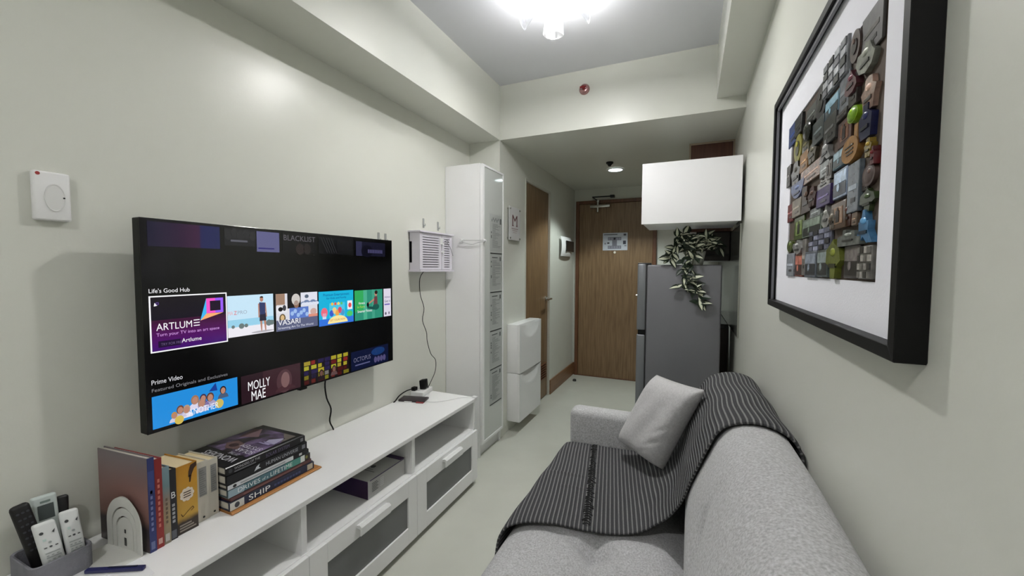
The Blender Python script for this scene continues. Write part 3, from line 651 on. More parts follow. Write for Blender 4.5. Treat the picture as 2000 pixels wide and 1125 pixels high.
# ------------------------------------------------------------------ hall wall objects
def shoe_cabinet(z, label):
    s = thing('shoe_cabinet', label, 'shoe cabinet', (XH, 3.165, z), 'stacked shoe cabinets in the hall')
    y0, y1, x1, h = 2.921, 3.412, -1.2152, .388
    q = MB(); q.box(XH, x1-.018, y0, y1, z, z+h, .004, 2); q.build('cabinet_body', WHITEP, s, True)
    def fn(u, v):
        y = y0+(y1-y0)*u; zz = z+.001+(h-.004)*v
        e = ((u-.5)/.40)**2+((v-1.02)/.32)**2
        d = .020*max(0, 1-e)**.8 if e < 1 else 0
        top = .022*max(0, 1-((u-.5)/.46)**2)*max(0, (v-.86)/.14)
        return Vector((x1-d, y, zz-top))
    q = MB(); q.grid(fn, 36, 30)
    q.hexa([(x1-.024, y0, z+.001), (x1-.0005, y0, z+.001), (x1-.0005, y0+.002, z+.001), (x1-.024, y0+.002, z+.001), (x1-.024, y0, z+h-.003), (x1-.0005, y0, z+h-.003), (x1-.0005, y0+.002, z+h-.003), (x1-.024, y0+.002, z+h-.003)])
    q.box(x1-.024, x1-.0005, y1-.002, y1, z+.001, z+h-.003); q.box(x1-.024, x1-.0005, y0, y1, z+.001, z+.003)
    q.build('tilt_front', WHITEP, s, True, fix=False)
    return s
sc1 = shoe_cabinet(.094, 'lower of two white plastic shoe cabinets on the hall wall')
copy_thing(sc1, (0, 0, .390), 'upper of two white plastic shoe cabinets on the hall wall')

sg = thing('acrylic_sign', 'clear acrylic sign with a dark red letter M on steel standoffs', 'sign', (XH, 3.02, 1.67))
q = MB(); q.box(XH+.018, XH+.022, 2.905, 3.125, 1.54, 1.802, .001); q.build('sign_panel', M('clear acrylic', (.86, .86, .86), .12), sg)
f = Flat((XH+.0223, 2.905, 1.54), (0, 1, 0), (0, 0, 1))
f.text('M', .06, .115, .10, .085, P((.36, .12, .16)), 2); f.rect(.055, .085, .112, .119, P((.36, .12, .16)), 3); f.rect(.135, .165, .112, .119, P((.36, .12, .16)), 3); f.rect(.045, .175, .09, .094, P((.5, .3, .33))); f.rect(.06, .16, .075, .079, P((.62, .5, .52))); f.rect(.07, .15, .06, .063, P((.62, .5, .52))); f.build('lettering', sg)
for y in (2.92, 3.11):
    for z in (1.556, 1.786):
        q = MB(); q.cyl((XH, y, z), (XH+.028, y, z), .007, n=14); q.build('standoff', CHROME, sg, True)

fb = thing('fuse_box', 'white fuse box with dark window on the hall wall beyond the side door', 'fuse box', (XH, 4.49, 1.56))
def fz(u, v):
    y = 4.27+.41*u; z = 1.452+.215*v; b_ = .062*(max(0, math.sin(math.pi*(.06+.88*u)))**.35)*(max(0, math.sin(math.pi*(.08+.84*v)))**.35)
    return Vector((XH+.001+b_, y, z))
q = MB(); q.grid(fz, 14, 12); q.build('box_shell', WHITEP, fb, 'all', fix=False)
q = MB(); q.box(XH+.055, XH+.066, 4.36, 4.66, 1.505, 1.625, .004); q.build('dark_window', M('smoked window', (.10, .10, .10), .15), fb)

# poster with floor plan on the entry door
po = thing('floor_plan_notice', 'white notice with grey floor plan on the entry door', 'notice', (-.827, DY-.022, 1.53))
q = MB(); q.box(-.970, -.684, DY-.024, DY-.0221, 1.532, 1.737); q.build('sheet', M('notice paper', (.80, .82, .86), .4), po)
f = Flat((-.970, DY-.0243, 1.532), (1, 0, 0), (0, 0, 1)); g_ = P((.50, .50, .55)); g2 = P((.36, .36, .40))
f.rect(.06, .215, .118, .155, g_); f.rect(.06, .215, .018, .055, g_); f.rect(.110, .165, .055, .118, g_); f.rect(.012, .17, .180, .190, g2); f.circ(.137, .136, .012, .012, P((.68, .69, .74)), 2); f.rect(.052, .078, .078, .094, P((.2, .2, .24))); f.rect(.235, .268, .07, .112, P((.25, .26, .32))); f.rect(.24, .27, .17, .192, P((.30, .30, .34))); f.rect(.25, .274, .048, .056, g2); f.rect(.02, .036, .07, .09, g_, 2)
for k in range(5): f.rect(.068+.03*k, .088+.03*k, .124, .148, P((.60, .60, .66)), 2); f.rect(.068+.03*k, .088+.03*k, .024, .048, P((.60, .60, .66)), 2)
f.build('plan_print', po)
q = MB(); q.loft([((-1.22, 4.604, 0), .022), ((-1.22, 4.604, .018), .020), ((-1.22, 4.604, .024), .012)], 18)
tag(q.build('door_stop', M('dark rubber', (.22, .22, .21), .6), None, True), 'small dark door stop on the hall floor', 'door stop')

# ------------------------------------------------------------------ books standing on the bench
BZ = .5302
def standing_book(y0, y1, xb, xf, h, label, cover, pages, spine=None, group='books standing in a row on the bench'):
    t = thing('book', label, 'book', ((xb+xf)/2, (y0+y1)/2, BZ), group)
    c = .0022
    def sk(q, xa, xc, ya, yb_, za, zb_):                 # the row stands slightly askew on the bench
        k = lambda x, y: y-.095*(xf-x)
        q.hexa([(xa, k(xa, ya), za), (xc, k(xc, ya), za), (xc, k(xc, yb_), za), (xa, k(xa, yb_), za), (xa, k(xa, ya), zb_), (xc, k(xc, ya), zb_), (xc, k(xc, yb_), zb_), (xa, k(xa, yb_), zb_)])
    q = MB(); sk(q, xb, xf, y0, y0+c, BZ, BZ+h); sk(q, xb, xf, y1-c, y1, BZ, BZ+h); sk(q, xf-c, xf, y0+c, y1-c, BZ, BZ+h); q.build('cover', cover, t)
    q = MB(); sk(q, xb+.003, xf-c, y0+c, y1-c, BZ+.002, BZ+h-.004); q.build('pages', pages, t)
    if spine:
        f = Flat((xf+.0002, y0, BZ), (0, 1, 0), (0, 0, 1)); spine(f, y1-y0, h); f.build('spine_print', t)['kind'] = 'stuff'
    return t
DUSK = ramp_print('dusk landscape cover', [(0, (.26, .22, .22)), (.24, (.20, .18, .20)), (.33, (.50, .37, .34)), (.62, (.54, .40, .38)), (1, (.46, .42, .44))], 'Z', 0, .265, 9, .10, .35)
def sp(f, w, h):
    f.rect(.0, w, 0, h, P((.17, .21, .42))); f.rect(.001, w*.9, h*.62, h*.86, P((.22, .27, .50)), 2); [f.rect(.005, .010, .06+.015*k, .069+.015*k, P((.45, .48, .66)), 2) for k in range(8)]; f.rect(.003, w-.004, .008, .03, P((.40, .44, .60)), 2)
standing_book(.590, .606, -1.554, -1.343, .266, 'tall book with dusky red landscape cover and blue spine, leaning against the arch bookend', DUSK, PAGES, sp)
def sp(f, w, h):
    f.rect(0, w, 0, h, P((.55, .16, .15))); 
    for k in range(9): f.rect(.006, .011, .06+.016*k, .070+.016*k, P((.78, .46, .40)), 2)
    f.rect(.004, w-.004, .012, .028, P((.78, .62, .58)), 2)
standing_book(.6068, .6242, -1.545, -1.345, .256, 'tall book with red spine, next to the blue spined book', P((.55, .16, .15), .4), PAGES, sp)
TEAL = ramp_print('misty teal cover', [(0, (.52, .49, .42)), (.35, (.64, .56, .42)), (.55, (.56, .50, .46)), (.75, (.44, .54, .56)), (1, (.50, .60, .64))], 'Z', 0, .23, 14, .10, .4)
def sp(f, w, h):
    f.rect(.003, w-.004, .008, .03, P((.72, .70, .68)), 2); [f.rect(.006, .011, .06+.013*k, .068+.013*k, P((.42, .36, .30)), 2) for k in range(6)]
standing_book(.625, .6425, -1.475, -1.347, .223, 'paperback with misty teal and sand coloured spine', TEAL, PAGES, sp)
def sp(f, w, h):
    f.rect(0, w, 0, h, P((.13, .13, .15))); f.text('B', .004, h-.085, .010, .018, P((.92, .92, .92)), 2); [f.rect(.005, .012, .05+.012*k, .058+.012*k, P((.62, .62, .64)), 2) for k in range(5)]; f.rect(.002, w-.003, .004, .028, P((.36, .37, .40)), 2)
standing_book(.6432, .6605, -1.475, -1.351, .208, 'paperback with narrow black spine, between the teal and the yellow book', P((.13, .13, .15), .4), PAGESY, sp)
YEL = ramp_print('mustard cover', [(0, (.20, .16, .14)), (.16, (.22, .17, .14)), (.24, (.76, .60, .24)), (.7, (.80, .59, .20)), (1, (.74, .52, .16))], 'Z', 0, .204, 22, .05, .4)
def sp(f, w, h):
    BR = P((.24, .15, .10)); 
    f.poly([(w*.58, h*.80), (w*.70, h*.80), (w*.86, h*.90), (w*.98, h*.93), (w*.98, h*.99), (w*.70, h*.97), (w*.60, h*.88)], BR); f.poly([(w*.62, h*.72), (w*.68, h*.72), (w*.74, h*.82), (w*.62, h*.82)], BR)
    for a in range(9):
        t_ = a*40; f.circ(w*.5+.013*math.cos(math.radians(t_)), h*.56+.014*math.sin(math.radians(t_)), .006, .007, P((.93, .88, .82)), 2, 10)
    f.circ(w*.5, h*.56, .014, .016, P((.90, .84, .76)), 3)
    for k in range(3): f.rect(w*.33, w*.67, h*.52+.007*k, h*.52+.007*k+.003, BR, 4)
    pts = [(w*.20, h*.30), (w*.28, h*.25), (w*.5, h*.30), (w*.74, h*.345), (w*.80, h*.315), (w*.66, h*.29)]
    for a, b_ in zip(pts, pts[1:]): f.line(*a, *b_, .0016, BR, 2)
    for k in range(3): f.rect(w*.12, w*.88-.006*k, .008+.008*k, .0125+.008*k, P((.58, .54, .50)), 2)
standing_book(.661, .7175, -1.495, -1.356, .204, 'thick paperback with mustard yellow spine and pale round emblem', YEL, PAGESY, sp)
CREAM = P((.80, .78, .73), .5)
def sp(f, w, h):
    f.rect(w*.25, w*.85, h*.42, h*.90, P((.56, .56, .55))); 
    for k in range(12): f.rect(w*.30, w*.78-.003*(k % 3), h*.44+k*.0068, h*.44+k*.0068+.003, P((.47, .47, .47)), 2)
    f.circ(w*.55, .012, .0034, .0034, P((.15, .15, .15)), 2)
standing_book(.7205, .7555, -1.50, -1.369, .188, 'cream book with grey panel on its spine, next to the yellow paperback', CREAM, PAGESY, sp)
standing_book(.7565, .7855, -1.50, -1.372, .183, 'cream book with grey panel on its spine, next to the stack of hardbacks', CREAM, PAGESY, sp)

# white arch bookend
be = thing('bookend', 'white nested arch bookend standing before the dusky landscape book', 'bookend', (-1.42, .57, BZ))
BEM = M('matt white metal', (.83, .83, .81), .5)
def arch(cx, w_, h_, n=20):
    r = w_/2; pts = [(cx-r, 0), (cx+r, 0)] ; zc = h_-r*1.05
    return [(cx-r, 0.0)] + [(cx-r*math.cos(math.pi*i/n), zc+r*1.05*math.sin(math.pi*i/n)) for i in range(n+1)] + [(cx+r, 0.0)]
for k, (w_, h_, y) in enumerate(((.150, .150, .5695), (.100, .118, .5705), (.066, .092, .5715))):
    outer = arch(-1.424, w_, h_); nxt = (.1075, .1225) if k == 0 else (.0735, .0965)
    if k < 2:
        inner = arch(-1.424, *nxt); n = len(outer); q = MB()
        for i in range(n-1):
            a, b_, c_, d_ = outer[i], outer[i+1], inner[i+1], inner[i]
            P8 = [(p_[0], y+.095*(p_[0]+1.424), BZ+p_[1]) for p_ in (a, b_, c_, d_)]
            q.hexa(P8 + [(p[0], y+.004, p[2]) for p in P8])
    else:
        q = MB(); q.prism([(x, y+.095*(x+1.424), BZ+z) for x, z in outer], (0, .004, 0))
    q.build('arch', BEM, be)
q = MB(); q.box(-1.426, -1.420, .5705, .5715, BZ+.048, BZ+.058); q.box(-1.428, -1.419, .5705, .5715, BZ+.012, BZ+.034); q.build('slot', DARK, be)
q = MB(); q.hexa([(-1.499, .492, BZ), (-1.349, .506, BZ), (-1.349, .581, BZ), (-1.499, .567, BZ), (-1.499, .492, BZ+.0018), (-1.349, .506, BZ+.0018), (-1.349, .581, BZ+.0018), (-1.499, .567, BZ+.0018)]); q.build('base_plate', BEM, be)

# stack of hardbacks, spines to the room
def lying_book(z0, z1, xb, xf, y0, y1, label, cover, spine=None, pages=PAGES, top=None):
    t = thing('book', label, 'book', ((xb+xf)/2, (y0+y1)/2, z0), 'hardbacks stacked on the bench')
    c = min(.0028, (z1-z0)*.2)
    q = MB(); q.box(xb, xf-.003, y0, y1, z0, z0+c, .0005, 1); q.box(xb, xf-.003, y0, y1, z1-c, z1, .0005, 1)
    zc = (z0+z1)/2; hz = (z1-z0)/2; prof = [(xf-.006+.008*math.cos(math.radians(a)), zc+hz*math.sin(math.radians(a))) for a in range(-90, 91, 20)]
    q.prism([(x, y0, z) for x, z in prof], (0, y1-y0, 0)); q.build('cover', cover, t)
    q = MB(); q.box(xb+.005, xf-.004, y0+.004, y1-.004, z0+c, z1-c); q.build('pages', pages, t)
    if spine:
        f = Flat((xf+.0022, y0, z0), (0, 1, 0), (0, 0, 1)); spine(f, y1-y0, z1-z0); f.build('spine_print', t)['kind'] = 'stuff'
    if top: top(t)
    return t
SX = -1.333
lying_book(.5302, .5372, -1.575, -1.313, .79, 1.130, 'thin orange edged book at the bottom of the stack', P((.72, .50, .28), .45), None, P((.70, .66, .52)))
def sp(f, w, h):
    f.rect(0, w, .001, h-.001, P((.12, .14, .24))); f.rect(0, .045, .002, h-.002, P((.80, .80, .78)), 2); f.circ(.022, h*.5, .008, .009, P((.25, .26, .30)), 3); f.text('SHIP', .060, .006, .075, h-.011, P((.93, .93, .92)), 3, False)
    [f.rect(.150+.012*k, .159+.012*k, .010, .018, P((.24, .28, .44)), 3) for k in range(9)]; f.rect(w-.030, w-.006, .004, h-.004, P((.72, .68, .60)), 2)
lying_book(.5374, .5666, -1.570, SX+.004, .792, 1.107, 'dark blue hardback lettered SHIP on its spine', P((.12, .14, .24), .35), sp)
def sp(f, w, h): f.rect(0, w, .001, h-.001, P((.34, .20, .20))); f.rect(.04, .26, .004, .009, P((.48, .32, .30)), 2)
lying_book(.5668, .5806, -1.570, SX+.001, .797, 1.098, 'brown red hardback, directly on the SHIP book', P((.34, .20, .20), .4), sp)
def sp(f, w, h):
    f.rect(0, w, .001, h-.001, P((.30, .44, .48))); f.rect(0, .05, .001, h-.001, P((.56, .64, .68)), 2); f.rect(.20, .262, .001, h-.001, P((.30, .55, .50)), 2); f.rect(.262, .280, .001, h-.001, P((.85, .86, .84)), 2); f.rect(.280, w, .001, h-.001, P((.20, .17, .15)), 2); f.circ(.288, h*.5, .005, .006, P((.5, .5, .25)), 3)
    f.text('DRIVES', .030, .006, .075, h-.012, P((.90, .92, .92)), 3, False); f.text('of a', .112, .006, .022, h-.016, P((.85, .88, .88)), 3, False); f.text('LIFETIME', .142, .006, .085, h-.012, P((.86, .90, .88)), 3, False)
lying_book(.5808, .6068, -1.566, SX, .790, 1.094, 'teal hardback lettered DRIVES of a LIFETIME on its spine', P((.22, .30, .33), .35), sp)
def sp(f, w, h): f.rect(0, w*.78, .001, h-.001, P((.82, .83, .84))); f.rect(w*.78, w, .001, h-.001, P((.10, .10, .11))); f.rect(.04, .20, .005, .010, P((.62, .63, .64)), 2); f.circ(.022, h*.45, .006, .005, P((.15, .15, .16)), 2); f.rect(w*.86, w*.90, .004, h-.004, P((.75, .75, .75)), 2)
lying_book(.6070, .6236, -1.572, SX, .789, 1.088, 'hardback with white spine, between the teal and the black books', P((.10, .10, .11), .35), sp)
def sp(f, w, h):
    f.rect(0, w, .001, h-.001, P((.085, .085, .10))); f.poly([(.088, .007), (.096, .020), (.108, .026), (.104, .016), (.112, .010), (.100, .010)], P((.80, .82, .84)), 2); f.text('HUMAN UNIVERSE', .130, .009, .125, h-.018, P((.66, .67, .70)), 3); f.rect(w-.022, w-.008, .008, h-.008, P((.45, .45, .48)), 2)
lying_book(.6238, .6546, -1.572, SX, .787, 1.081, 'black hardback lettered HUMAN UNIVERSE, second from the top of the stack', P((.085, .085, .10), .3), sp)
def sp(f, w, h):
    f.rect(0, w, .001, h-.001, P((.07, .07, .08))); f.circ(.012, h*.5, .006, .007, P((.25, .25, .27)), 2); f.text('WONDERS OF THE', .024, .012, .085, h-.018, P((.72, .72, .74)), 3); f.rect(.024, .095, .004, .008, P((.45, .45, .47)), 2); f.text('SOLAR SYSTEM', .130, .006, .090, h-.014, P((.42, .38, .50)), 3); f.rect(w-.02, w-.008, .007, h-.007, P((.5, .5, .52)), 2)
def tp(t):
    m, nt, p = new_mat('nebula cover'); tc = nt.nodes.new('ShaderNodeTexCoord')
    n = nt.nodes.new('ShaderNodeTexNoise'); n.inputs['Scale'].default_value = 5.5; n.inputs['Detail'].default_value = 5; n.inputs['Distortion'].default_value = 1.6
    r = nt.nodes.new('ShaderNodeValToRGB'); cr = r.color_ramp
    while len(cr.elements) < 5: cr.elements.new(.5)
    for e, (tt, c) in zip(cr.elements, ((.30, (.06, .06, .07)), (.45, (.17, .14, .17)), (.56, (.40, .33, .47)), (.64, (.55, .47, .62)), (.74, (.50, .38, .36)))): e.position = tt; e.color = (*lin(c), 1)
    nt.links.new(tc.outputs['Object'], n.inputs[0]); nt.links.new(n.outputs[0], r.inputs[0]); nt.links.new(r.outputs[0], p.inputs['Base Color']); p.inputs['Roughness'].default_value = .28
    # lettering runs from the spine to the fore edge
    f = Flat((SX-.004, .787, .6815), (-1, 0, 0), (0, -1, 0))
    f.poly([(.012, -.075), (.232, -.075), (.232, -.262), (.012, -.262)], m, 1)
    f.poly([(.03, -.225), (.075, -.262), (.012, -.262), (.012, -.20)], P((.42, .39, .36)), 2)
    f.poly([(.10, -.10), (.15, -.09), (.19, -.12), (.17, -.15), (.12, -.14)], P((.42, .33, .32)), 2); f.circ(.145, -.118, .018, .014, P((.24, .17, .18)), 3)
    f.poly([(.13, -.20), (.20, -.17), (.22, -.24), (.19, -.255), (.16, -.225)], P((.50, .40, .42)), 2)
    f.poly([(.02, -.18), (.06, -.165), (.075, -.20), (.03, -.235)], P((.66, .64, .74)), 2)
    f.text('WONDERS', .018, -.058, .165, .028, P((.82, .82, .84)), 4); f.text('OF THE', .05, -.082, .05, .014, P((.72, .72, .76)), 4)
    f.text('SOLAR', .018, -.112, .085, .021, P((.84, .83, .87)), 4); f.text('SYSTEM', .018, -.140, .10, .021, P((.84, .83, .87)), 4); f.rect(.03, .085, -.172, -.166, P((.60, .56, .70)), 4); f.rect(.03, .075, -.182, -.177, P((.56, .52, .66)), 4)
    f.build('cover_print', t)
lying_book(.6548, .6812, -1.568, SX, .787, 1.073, 'black and purple hardback with nebula cover on top of the stack', P((.07, .07, .08), .28), sp, PAGES, tp)

# paper and dark blue pen on the near end of the bench
q = MB(); q.hexa([(-1.47, .43, BZ), (-1.27, .40, BZ), (-1.245, .555, BZ), (-1.40, .575, BZ), (-1.47, .43, BZ+.0006), (-1.27, .40, BZ+.0006), (-1.245, .555, BZ+.0006), (-1.40, .575, BZ+.0006)])
tag(q.build('paper_sheet', M('white paper', (.92, .92, .93), .7)), 'white paper sheet lying on the near end of the bench', 'paper')
pn = thing('pen', 'dark blue pen lying on the white paper sheet', 'pen', (-1.345, .518, BZ+.001))
q = MB(); d_ = Vector((.122, .067, 0)).normalized(); n_ = Vector((-d_.y, d_.x, 0)); q.obox(Vector((-1.345, .517, BZ+.0062)), d_*.070, n_*.0062, (0, 0, .0048), .002, 2); q.build('pen_body', M('navy plastic', (.12, .13, .34), .3), pn)
q = MB(); q.obox(Vector((-1.33, .526, BZ+.0118)), d_*.035, n_*.0022, (0, 0, .0012), .0005, 1); q.build('clip', M('dark navy', (.07, .08, .20), .3), pn)

# felt caddy with remotes
fc = thing('remote_caddy', 'grey felt caddy holding remote controls on the near end of the bench', 'caddy', (-1.492, .452, BZ))
def ringbox(x0, x1, y0, y1, r, n=5):
    o = []
    for cx, cy, a0 in ((x1-r, y0+r, -90), (x1-r, y1-r, 0), (x0+r, y1-r, 90), (x0+r, y0+r, 180)):
        for i in range(n+1): a = math.radians(a0+90*i/n); o.append((cx+r*math.cos(a), cy+r*math.sin(a)))
    return o
def caddy():
    q = MB(); A = ringbox(-1.560, -1.424, .395, .508, .018); B = ringbox(-1.554, -1.430, .401, .502, .014); z0, z1 = BZ, .592; n = len(A)
    rows = [[q.bm.verts.new((x, y, z)) for x, y in L] for L, z in ((A, z0), (A, z1-.002), (ringbox(-1.558, -1.426, .397, .506, .017), z1), (B, z1-.002), (B, z0+.004))]
    for r1, r2 in zip(rows, rows[1:]):
        for i in range(n): j = (i+1) % n; q.bm.faces.new((r1[i], r1[j], r2[j], r2[i]))
    q.bm.faces.new(rows[0][::-1]); q.bm.faces.new(rows[-1]); return q
caddy().build('felt_bin', FELT, fc, True)
def remote(name, label, tl, tr, br, bl, x_top, x_bot, th, m, deco=None, rz=.006):
    """slab whose face corners are (y, z) pairs; leans between x_top and x_bot; extends down into the caddy."""
    t = thing(name, label, 'remote control', (x_bot, (bl[0]+br[0])/2, bl[1]), 'remote controls in the caddy')
    def p(c, x): return Vector((x, c[0], c[1]))
    TL, TR, BR, BL = p(tl, x_top), p(tr, x_top), p(br, x_bot), p(bl, x_bot)
    c = (TL+TR+BR+BL)/4; u = ((TR-TL)+(BR-BL))/4; v = ((TL-BL)+(TR-BR))/4; nn = u.cross(v).normalized()
    q = MB(); q.obox(c-nn*th/2, u, v, nn*th/2, rz, 3); o = q.build('remote_body', m, t, True)
    if deco:
        f = Flat(c+nn*.0004, u, v); W, H = u.length, v.length; deco(f, W, H); f.build('buttons', t)
    return t
WR = M('white remote plastic', (.88, .89, .89), .35); BT = P((.28, .29, .30)); BG = P((.66, .68, .68)); BL_ = P((.78, .86, .84))
def deco(f, W, H):
    f.circ(-W*.50, H*.66, .0038, .0038, BT, 2); f.poly([(W*.40, H*.62), (W*.72, H*.70), (W*.56, H*.56)], BT, 2); f.rect(-W*.55, -W*.25, H*.36, H*.44, BL_, 2); f.circ(W*.0, H*.28, .003, .003, BG, 2)
    f.rect(-W*.62, -W*.35, H*.10, H*.135, BT, 2); f.circ(-W*.02, H*.12, .0028, .0024, BT, 2); f.rect(W*.36, W*.62, H*.10, H*.135, BT, 2)
    for k in range(3):
        f.rect(-W*.65, W*.65, -H*(.10+.16*k), -H*(.07+.16*k), BG, 2)
        for j in range(3): f.rect(-W*.6+W*.44*j, -W*.38+W*.44*j, -H*(.20+.16*k), -H*(.165+.16*k), BG, 2)
zb = BZ+.010
remote('remote_control', 'white remote with small dark buttons in the caddy, front of the black one', (.4085, .686), (.4485, .682), (.467, zb), (.428, zb), -1.452, -1.440, .016, WR, deco)
remote('remote_control', 'white remote with small dark buttons in the caddy, on the side of the books', (.4565, .690), (.4965, .684), (.5005, zb), (.470, zb), -1.462, -1.440, .016, WR, deco)
def deco2(f, W, H):
    f.rect(-W*.62, W*.62, H*.30, H*.74, P((.30, .33, .33))); f.rect(-W*.4, W*.4, H*.80, H*.86, P((.5, .56, .54)))
remote('remote_control', 'pale grey remote with dark display standing upright at the back of the caddy', (.432, .722), (.480, .716), (.486, zb), (.440, zb), -1.535, -1.528, .016, M('pale grey plastic', (.76, .80, .79), .4), deco2)
def deco3(f, W, H):
    for i in range(3):
        for j in range(7): f.circ(-W*.5+W*.5*i, H*.78-H*.17*j, .0032, .0028, P((.22, .22, .25)), 2, 10)
remote('remote_control', 'black remote leaning out of the caddy toward the wall control side', (.386, .722), (.428, .730), (.450, zb), (.424, zb), -1.512, -1.480, .020, M('black rubber', (.075, .07, .08), .5), deco3, .009)
remote('remote_control', 'dark grey remote at the back of the caddy behind the second white one', (.482, .700), (.506, .694), (.500, zb), (.476, zb), -1.545, -1.535, .016, DARK)

# ------------------------------------------------------------------ sofa
SY0, SY1 = .06, 1.965
sofa = thing('sofa', 'grey tufted fabric sofa along the right wall under the picture', 'sofa', (-.15, 1.05, 0))
BACKP = [(.030, .20), (.010, .38), (.002, .46), (.0, .54), (.004, .62), (.018, .70), (.042, .77), (.070, .83), (.092, .866), (.118, .890), (.148, .902), (.180, .904), (.215, .898), (.242, .882), (.256, .85), (.260, .75), (.260, .20)]
def resample(P_, n):
    L = [0]
    for a, b_ in zip(P_, P_[1:]): L.append(L[-1]+math.dist(a, b_))
    out = []
    for i in range(n+1):
        t = L[-1]*i/n; k = 0
        while k < len(L)-2 and L[k+1] < t: k += 1
        a, b_ = P_[k], P_[k+1]; u = (t-L[k])/max(1e-9, L[k+1]-L[k]); out.append((a[0]+(b_[0]-a[0])*u, a[1]+(b_[1]-a[1])*u))
    return out
def chaikin(P_, it=2):
    for _ in range(it):
        q = [P_[0]]
        for a, b_ in zip(P_, P_[1:]): q += [(a[0]*.75+b_[0]*.25, a[1]*.75+b_[1]*.25), (a[0]*.25+b_[0]*.75, a[1]*.25+b_[1]*.75)]
        P_ = q+[P_[-1]]
    return P_
BP = resample(chaikin(BACKP), 60)
def ztop(z, y): return z - (max(0, z-.6)/.3)*.040*max(-.3, min(1, (y-1.2)/.75))
TUFT_S = [(-.262, y) for y in (.42, 1.262, 1.80)]
TUFT_B = [(.70, y) for y in (.42, 1.0, 1.60)]
def back_pt(i, y):
    x, z = BP[i]; z = ztop(z, y)
    if x < .10:
        for zt, yt in TUFT_B:
            d = math.hypot((z-zt)/.05, (y-yt)/.05); x += .026*math.exp(-d*d)
            x += .011*math.exp(-((y-yt)/.016)**2)*math.exp(-((z-zt)/.16)**2)
    return Vector((x, y, z))
q = MB(); n = len(BP)-1; ys = [SY0+(SY1-SY0)*j/110 for j in range(111)]
cen = Vector((.14, 0, .55)); rows = []
for j, y in enumerate([SY0, SY0, SY0, SY0+.008] + ys[2:-2] + [SY1-.008, SY1, SY1, SY1]):
    m_ = len(ys)+1; k = {0: .70, 1: .93, 2: .97, 3: .99}.get(j, {m_+2: .70, m_+1: .93, m_: .97, m_-1: .99}.get(j, 1))
    row = []
    for i in range(n+1):
        p_ = back_pt(i, y); c_ = Vector((cen.x, y, cen.z)); row.append(q.bm.verts.new(c_+(p_-c_)*k))
    rows.append(row)
for a, b_ in zip(rows, rows[1:]):
    for i in range(n): q.bm.faces.new((a[i], a[i+1], b_[i+1], b_[i]))
    q.bm.faces.new((a[n], a[0], b_[0], b_[n]))
q.bm.faces.new(rows[0]); q.bm.faces.new(rows[-1][::-1])
q.build('backrest', FAB, sofa, 'all')
def seat_z(x, y):
    z = .425; dx = min(x+.565, .03-x); z -= .045*math.exp(-max(0, dx)/.022) if x < -.3 else 0
    z -= .030*math.exp(-((x-.02)/.05)**2)
    z -= .035*math.exp(-max(0, min(y-SY0, SY1-y))/.02)
    z -= .016*math.exp(-((x+.262)/.014)**2)*(.75+.25*math.cos(y*7))
    for xt, yt in TUFT_S:
        d = math.hypot((x-xt)/.05, (y-yt)/.05); z -= .042*math.exp(-d*d)
        z -= .016*math.exp(-((y-yt-.15*abs(x-xt))/.014)**2)*math.exp(-((x-xt)/.16)**2)
    z += .006*abs(math.sin((x+.565)/.303*math.pi))
    return z
q = MB()
def sf(u, v):
    x = -.565+.60*u; y = SY0+(SY1-SY0)*v; return Vector((x, y, seat_z(x, y)))
NU, NV = 60, 150
G = [[q.bm.verts.new(sf(i/NU, j/NV)) for j in range(NV+1)] for i in range(NU+1)]
for i in range(NU):
    for j in range(NV): q.bm.faces.new((G[i][j], G[i+1][j], G[i+1][j+1], G[i][j+1]))
bd = [G[i][0] for i in range(NU)] + [G[NU][j] for j in range(NV)] + [G[i][NV] for i in range(NU, 0, -1)] + [G[0][j] for j in range(NV, 0, -1)]
lo_ = [q.bm.verts.new((v.co.x + (-.006 if v.co.x < -.56 else 0), v.co.y, .345)) for v in bd]; lo2 = [q.bm.verts.new((v.co.x, v.co.y, .27)) for v in bd]
for A_, B_ in ((bd, lo_), (lo_, lo2)):
    for i in range(len(bd)): j = (i+1) % len(bd); q.bm.faces.new((A_[i], A_[j], B_[j], B_[i]))
q.bm.faces.new(lo2)
q.build('seat', FAB, sofa, 'all')
q = MB(); q.box(-.55, .25, SY0, SY1, .12, .268, .012, 3); q.build('frame', FAB, sofa, True)
arm = None
for y0_, y1_ in ((1.968, 2.075), (-.05, .057)):
    if arm is None:
        q = MB(); q.box(-.548, .255, y0_, y1_, .10, .612, .034, 5); arm = q.build('armrest', FAB, sofa, True)
    else: c = arm.copy(); COL.objects.link(c); c.parent = sofa; c.location.y += y0_-1.968
lg = None
for x in (-.48, .19):
    for y in (.05, 2.0):
        if lg is None: q = MB(); q.cyl((x, y, 0), (x, y, .125), .017, .024, 16); lg = q.build('leg', BLACK, sofa, True); o0 = (x, y)
        else: c = lg.copy(); COL.objects.link(c); c.parent = sofa; c.location = (x-o0[0], y-o0[1], 0)

